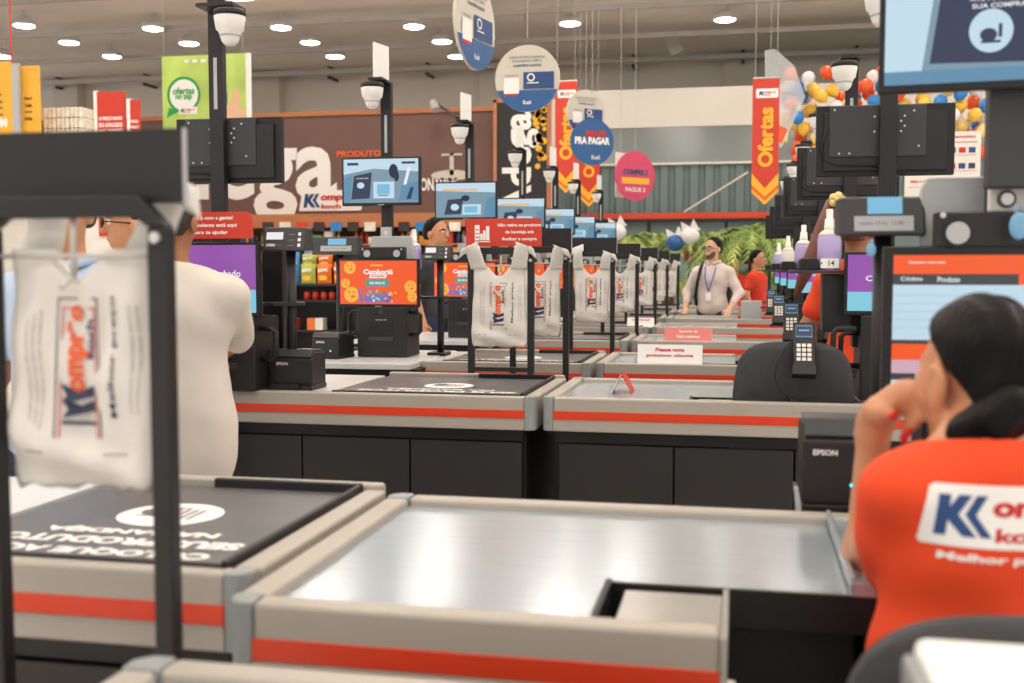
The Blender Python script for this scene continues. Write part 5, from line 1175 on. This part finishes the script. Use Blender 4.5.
    if lanyard:
        b = MB().tube([V(.055,.03,1.47), V(.06,-.085,1.40), V(.045,-.135,1.28), V(.005,-.145,1.14)], .0065, 5).tube([V(-.055,.03,1.47), V(-.06,-.085,1.40), V(-.045,-.135,1.28), V(-.005,-.145,1.14)], .0065, 5)
        ln = obj('lanyard', b, 'lanyard', t, smooth=True); bdg = V(0,-.15,1.07); obj('badge', MB().box(bdg[0]-.03, bdg[0]+.03, bdg[1]-.004, bdg[1]+.002, bdg[2]-.04, bdg[2]+.05), 'white', ln)
    if strap:
        obj('bag_strap', MB().tube([V(-.13,.10,1.38), V(-.12,.02,1.465), V(-.115,-.10,1.38), V(-.13,-.14,1.25), V(-.165,-.11,1.08), V(-.19,.02,.98)], .02, 6), 'black', t, smooth=True)
        obj('backpack', MB().box(*[v for v in (-.16*s, .16*s, .16*s, .30*s, 1.0*s, 1.4*s)]), 'black', t, .04, 3)
    if collar: obj('collar', MB().tube([V(-.02,-.075,1.44), V(-.07,-.04,1.465), V(-.075,.04,1.475), V(0,.085,1.48), V(.075,.04,1.475), V(.07,-.04,1.465), V(.02,-.075,1.44)], .016, 6), shirt, t, smooth=True)
    return t
def hz(px, py, Y): return PY(px, py, Y).z
# standing shoppers and staff
p = PY(180, 300, 3.4); wm = person('man in a white tee-shirt seen from behind, between the near rack and the purple screen', p.x-.02, 3.4, PI+.15, 1.675, 'tee_white', 'skin_brown', 'hair_dark', .9, arms=(((.15,-.25,1.18), (.06,-.45,1.12)), ((-.15,-.25,1.18), (-.05,-.45,1.14))), res=.009, wide=1.2, wrinkle=.002, hem=.66)
p = PY(62, 230, 2.78); person('shopper in a light blue shirt behind the nearest bag rack, chin showing', p.x, 2.78, .15, (p.z-1.385)*1.0+1.385+.185, 'shirt_blue', 'skin_tan', 'hair_black', .6, res=.009, collar=True)
p = PY(133, 214, 3.95); person('dark-haired shopper with black glasses seen through the nearest bag rack', p.x, 3.95, -1.1, p.z+.09, 'shirt_dark', 'skin_tan', 'hair_black', .6, glasses=True, res=.01)
p = PY(437, 217, 9.15); person('dark-haired man in profile between the orange-screen kiosk and the red notice sign', p.x, 9.15, 1.15, p.z, 'shirt_dark', 'skin_tan', 'hair_black', .5, res=.009)
p = PY(713, 237, 12.78); LM = p; person('bearded man in a pale shirt with a blue lanyard and glasses leaning on a counter', p.x, 12.80, -.28, p.z, 'shirt_pale', 'skin_light', 'hair_black', 1.55, arms=(((.30,.02,1.12), (.27,-.24,.935)), ((-.30,.02,1.12), (-.24,-.24,.935))), beard=True, glasses=True, lanyard=True, strap=True, res=.009, collar=True, head=-.35, wide=1.06)
p = PY(758, 250, 15.0); person('dark-haired man in a red tee-shirt, in profile beside the row of gel bottles', p.x, 14.7, 1.1, p.z, 'tee_red', 'skin_tan', 'hair_black', .6, res=.011)
p = PY(735, 256, 17.0); person('person in a red tee-shirt half hidden behind the man with the lanyard', p.x, 16.9, .3, p.z, 'tee_red', 'skin_tan', 'hair_black', .6, res=.012)
p = PY(862, 200, 5.5)
bw = person('brown-haired cashier in orange behind the scale display, ponytail with a cream flower', p.x-.02, 5.42, 2.6, 1.70, 'tee_orange', 'skin_brown', 'hair_brown', .6, res=.011, wide=.9)
pts = [PY(842,196,5.35), PY(834,205,5.33), PY(826,225,5.28), PY(817,248,5.24), PY(807,268,5.22), PY(796,296,5.2)]
mi = Matrix.Translation((p.x-.02, 5.42, 0)) @ Matrix.Rotation(2.6, 4, 'Z'); mi.invert()
pt = obj('ponytail', MB().tube([mi @ v for v in pts], [.03,.042,.045,.042,.036,.014], 10), 'hair_brown', bw, smooth=True)
fb = MB()
for k in range(5):
    an = 2*PI*k/5; q = mi @ PY(837+4.5*math.cos(an), 200+4.5*math.sin(an), 5.27); fb.sphere(tuple(q), .02, 8, None, (1,1,1))
obj('flower_tie', fb.sphere(tuple(mi @ PY(837,200,5.26)), .016, 8), 'balloon_cream', bw, smooth=True)

# ------------------------------------------------------------------ the seated cashier in the foreground (built in the place itself)
t = thing('person', 'seated cashier in an orange tee-shirt, seen from behind, chin on her hand', 'person', (.385, 1.68, 0)); OX = np.array((.385, 1.68, 0))
def L_(v): return np.array(tuple(v), float)-OX
af = math.radians(31); fd = np.array((-math.sin(af), math.cos(af), -.06)); fd /= np.linalg.norm(fd); ld = np.array((-math.cos(af), -math.sin(af), 0.)); uz = np.array((0., 0., 1.))
hc = L_(PY(984, 361, 1.80)); R3 = np.stack([ld, fd, uz], 1)      # columns: left, forward, up
def Hh(l, f, u): return hc+ld*l+fd*f+uz*u
S = Vol(.0055)
S.ell(hc, (.073,.094,.093), .03, R3).ell(Hh(0,.045,-.06), (.057,.058,.078), .03, R3).ell(Hh(0,.078,-.118), (.026,.024,.022), .025, R3)
S.cap(Hh(0,.098,-.02), Hh(0,.122,-.052), .008, .013, .012).ell(Hh(0,.102,-.085), (.024,.011,.010), .01, R3).ell(Hh(.04,.066,-.045), (.026,.026,.03), .03, R3)
for e in (-1, 1): S.ell(Hh(e*.035,.105,-.022), (.016,.014,.010), .01, R3, -1).cap(Hh(e*.015,.088,.002), Hh(e*.045,.074,.004), .010, .009, .012)
for e in (-1, 1):                                           # ears with a hollow
    S.ell(Hh(e*.083,.006,-.033), (.011,.021,.035), .004, R3).ell(Hh(e*.079,.010,-.065), (.009,.012,.014), .008, R3).ell(Hh(e*.095,.011,-.03), (.007,.011,.019), .006, R3, -1)
nb = L_(PY(985, 459, 1.735)); S.cap(Hh(0,-.02,-.05), nb, .047, .055, .025); S.cap(Hh(0,.02,-.09), nb, .04, .05, .03)
shL = L_(PY(905, 492, 1.70)); shR = np.array((2*nb[0]-shL[0]+.01, shL[1]+.03, shL[2]-.005)); ctr = np.array((nb[0]+.005, nb[1]-.01, 0))
S.cap(nb+np.array((0,0,-.04)), shL, .045, .042, .05).cap(nb+np.array((0,0,-.04)), shR, .045, .042, .05).ell((ctr[0], ctr[1], 1.0), (.13,.09,.16), .05).ell((ctr[0], ctr[1]-.01, .75), (.13,.09,.2), .05)
elb = L_((.222, 1.965, .893)); wri = L_(PY(873, 432, 1.925))
S.chain([shL, elb, wri], [.046,.037,.0255], .025)
elR = shR+np.array((.05,.10,-.25)); wrR = elR+np.array((-.04,.2,.03)); S.chain([shR, elR, wrR], [.046,.038,.027], .025); hand(S, wrR, (-.2,.98,0), (0,0,1), (-1,-.2,0), .4)
for e in (-1, 1):
    hp, kn, an = np.array((ctr[0]+e*.085, ctr[1]-.02, .66)), np.array((ctr[0]+e*.10, ctr[1]+.38, .66)), np.array((ctr[0]+e*.10, ctr[1]+.33, .26)); S.chain([hp, kn, an], [.07,.05,.04], .03); S.ell(an+np.array((0,.06,-.04)), (.036,.1,.03), .02)
# left hand: back of the hand up against the cheek, fingers folding down, thumb pointing back
K = [L_(PY(893, 394, 1.915)), L_(PY(901, 388, 1.905)), L_(PY(909, 387, 1.89)), L_(PY(915, 392, 1.875))]
pal = L_(PY(882, 412, 1.92))
S.cap(wri, pal, .026, .028, .02)
tips = []
for i, kx in enumerate(K):
    S.cap(pal, kx, .020, .0125, .015)
    dx = i*3.2; a_ = L_(PY(908+dx, 398, 1.895-.008*i)); b_ = L_(PY(912+dx*1.1, 417-i, 1.885-.008*i)); c_ = L_(PY((905, 909, 916, 922)[i], (436, 430, 424, 418)[i], 1.88-.008*i)); S.chain([kx, a_, b_, c_], [.0115,.0095,.0088,.0078], .006); tips.append((b_, c_))
th = [L_(PY(868, 420, 1.915)), L_(PY(872, 411, 1.895)), L_(PY(882, 413, 1.875)), L_(PY(891, 415, 1.865))]; S.chain(th, [.019,.0155,.0125,.0098], .012)
bo = link('body', S.mesh('body', 'skin_tan'), t)
for (b_, c_) in tips[:2]+[(th[2], th[3])]:
    d_ = (c_-b_)/np.linalg.norm(c_-b_); q = c_+d_*.004+np.array((-.001,-.006,.001)); obj('nail', MB().sphere(tuple(q), .0075, 10, None, (1,.7,1.15)), 'nail_red', bo, smooth=True)
T = Vol(.0065)
T.fn = lambda x, y, z: .0035*np.sin(26*z+22*x)*np.exp(-((x+.08)/.12)**2)+.0025*np.sin(48*z-15*x+1.0)+.002*np.sin(30*x+12*z)
T.cap(nb+np.array((0,-.01,-.035)), shL, .062, .052, .06).cap(nb+np.array((0,-.01,-.035)), shR, .062, .055, .06).ell((ctr[0], ctr[1]-.005, 1.0), (.170,.115,.16), .06).ell((ctr[0], ctr[1]-.02, .80), (.168,.122,.2), .06).cap(nb+np.array((0,0,-.03)), nb+np.array((0,-.0,.005)), .066, .060, .05)
sv = shL+(elb-shL)*.66; T.chain([shL, L_(PY(893, 530, 1.735)), L_(PY(893, 566, 1.79))], [.053,.050,.046], .03); svR = shR+(elR-shR)*.6; T.cap(shR, svR, .063, .064, .045)
T.clip(nb+np.array((0,.0,.022)), (0,.25,.97)).clip((0,0,.66), (0,0,-1)).clip(sv+(elb-shL)*.06, (elb-shL))
T.clips.pop()                                                # sleeves keep their rounded ends
so = link('shirt', T.mesh('shirt', 'tee_orange'), t)
# collar band, trousers
obj('collar', MB().tube([nb+np.array((.062*math.cos(a), .060*math.sin(a), .012-.012*math.sin(a))) for a in [2*PI*k/20 for k in range(20)]], .006, 6, closed=True), 'tee_orange', t, smooth=True)
Pn = Vol(.01)
for e in (-1, 1): Pn.chain([np.array((ctr[0]+e*.085, ctr[1]-.02, .66)), np.array((ctr[0]+e*.10, ctr[1]+.38, .66)), np.array((ctr[0]+e*.10, ctr[1]+.33, .28))], [.09,.068,.055], .03)
Pn.ell((ctr[0], ctr[1]-.02, .70), (.16,.115,.12), .05); link('trousers', Pn.mesh('trousers', 'trousers'), t)
Hr = Vol(.0055); Hr.fn = lambda x, y, z: .0024*np.sin(190*(x*ld[0]+y*ld[1])+70*z)
Hr.ell(Hh(0,-.002,.006), (.083,.103,.098), .02, R3).ell(Hh(0,-.055,-.045), (.062,.05,.055), .03, R3).cap(Hh(.03,-.05,-.05), Hh(0,-.085,-.085), .04, .034, .03)
Hr.clip(Hh(0,.052,.035), fd*.92+uz*-.38).clip(Hh(0,-.004,-.004), fd*.72-uz*.70)
ho = link('hair', Hr.mesh('hair', 'hair_black'), t)
tl = Vol(.0055); tl.fn = lambda x, y, z: .0018*np.sin(110*x+60*y-140*z)
tl.chain([Hh(.0,-.085,-.075), L_(PY(1012, 408, 1.70)), L_(PY(990, 424, 1.685)), L_(PY(965, 436, 1.70)), L_(PY(948, 443, 1.73))], [.032,.031,.028,.022,.010], .03)
link('ponytail', tl.mesh('ponytail', 'hair_black'), ho)
sc_ = Hh(0,-.088,-.08); obj('hair_tie', MB().tube([sc_+np.array((.03*math.cos(a), .012*math.sin(a), .03*math.sin(a))) for a in [2*PI*k/16 for k in range(16)]], .008, 6, closed=True), 'darkgrey', ho, smooth=True)
for e in (-1, 1):
    ey = obj('eye', MB().sphere(tuple(Hh(e*.033,.082,-.022)), .011, 12), 'white', t, smooth=True); obj('iris', MB().sphere(tuple(Hh(e*.033,.0905,-.022)), .0055, 8), 'hair_black', ey, smooth=True)
    obj('eyebrow', MB().tube([Hh(e*.016,.098,.003), Hh(e*.032,.092,.007), Hh(e*.048,.080,.004)], .004, 6), 'hair_black', t, smooth=True)
# logo printed on the back of the tee-shirt: laid onto the cloth along the room's depth
def wrap(pr, name, parent, target, mt, off=.0012):
    me = pr.b.mesh(name); b = bmesh.new(); b.from_mesh(me); bmesh.ops.triangulate(b, faces=b.faces[:])
    for _ in range(5):
        ed = [e for e in b.edges if e.calc_length() > .012]
        if not ed: break
        bmesh.ops.subdivide_edges(b, edges=ed, cuts=1); bmesh.ops.triangulate(b, faces=b.faces[:])
    from mathutils.bvhtree import BVHTree
    bv = BVHTree.FromPolygons([v.co.copy() for v in target.data.vertices], [tuple(p.vertices) for p in target.data.polygons])
    for v in b.verts:
        lay = v.co.z; q = mt @ Vector((v.co.x, v.co.y, 0)); h = bv.ray_cast(Vector((q.x, q.y-1, q.z)), Vector((0,1,0)))
        v.co = (h[0]+Vector((0,-off-lay,0))) if h[0] is not None else q
    b.to_mesh(me); b.free(); return link(name, me, parent)
a = L_(PY(922, 548, 1.58)); b_ = L_(PY(1024, 494, 1.58)); wl = .285; pr = Print(.0005); pr.logo(0, 0, wl, 1); pr.text('Melhor preço é no', 0, -.058, .014, 'ink_white', 1, w=.235, bold=.04, slant=.2)
wrap(pr, 'shirt_print', so, so, Matrix.Translation((a[0]+wl/2, a[1], (a[2]+b_[2])/2)) @ Matrix.Rotation(PI/2, 4, 'X'))
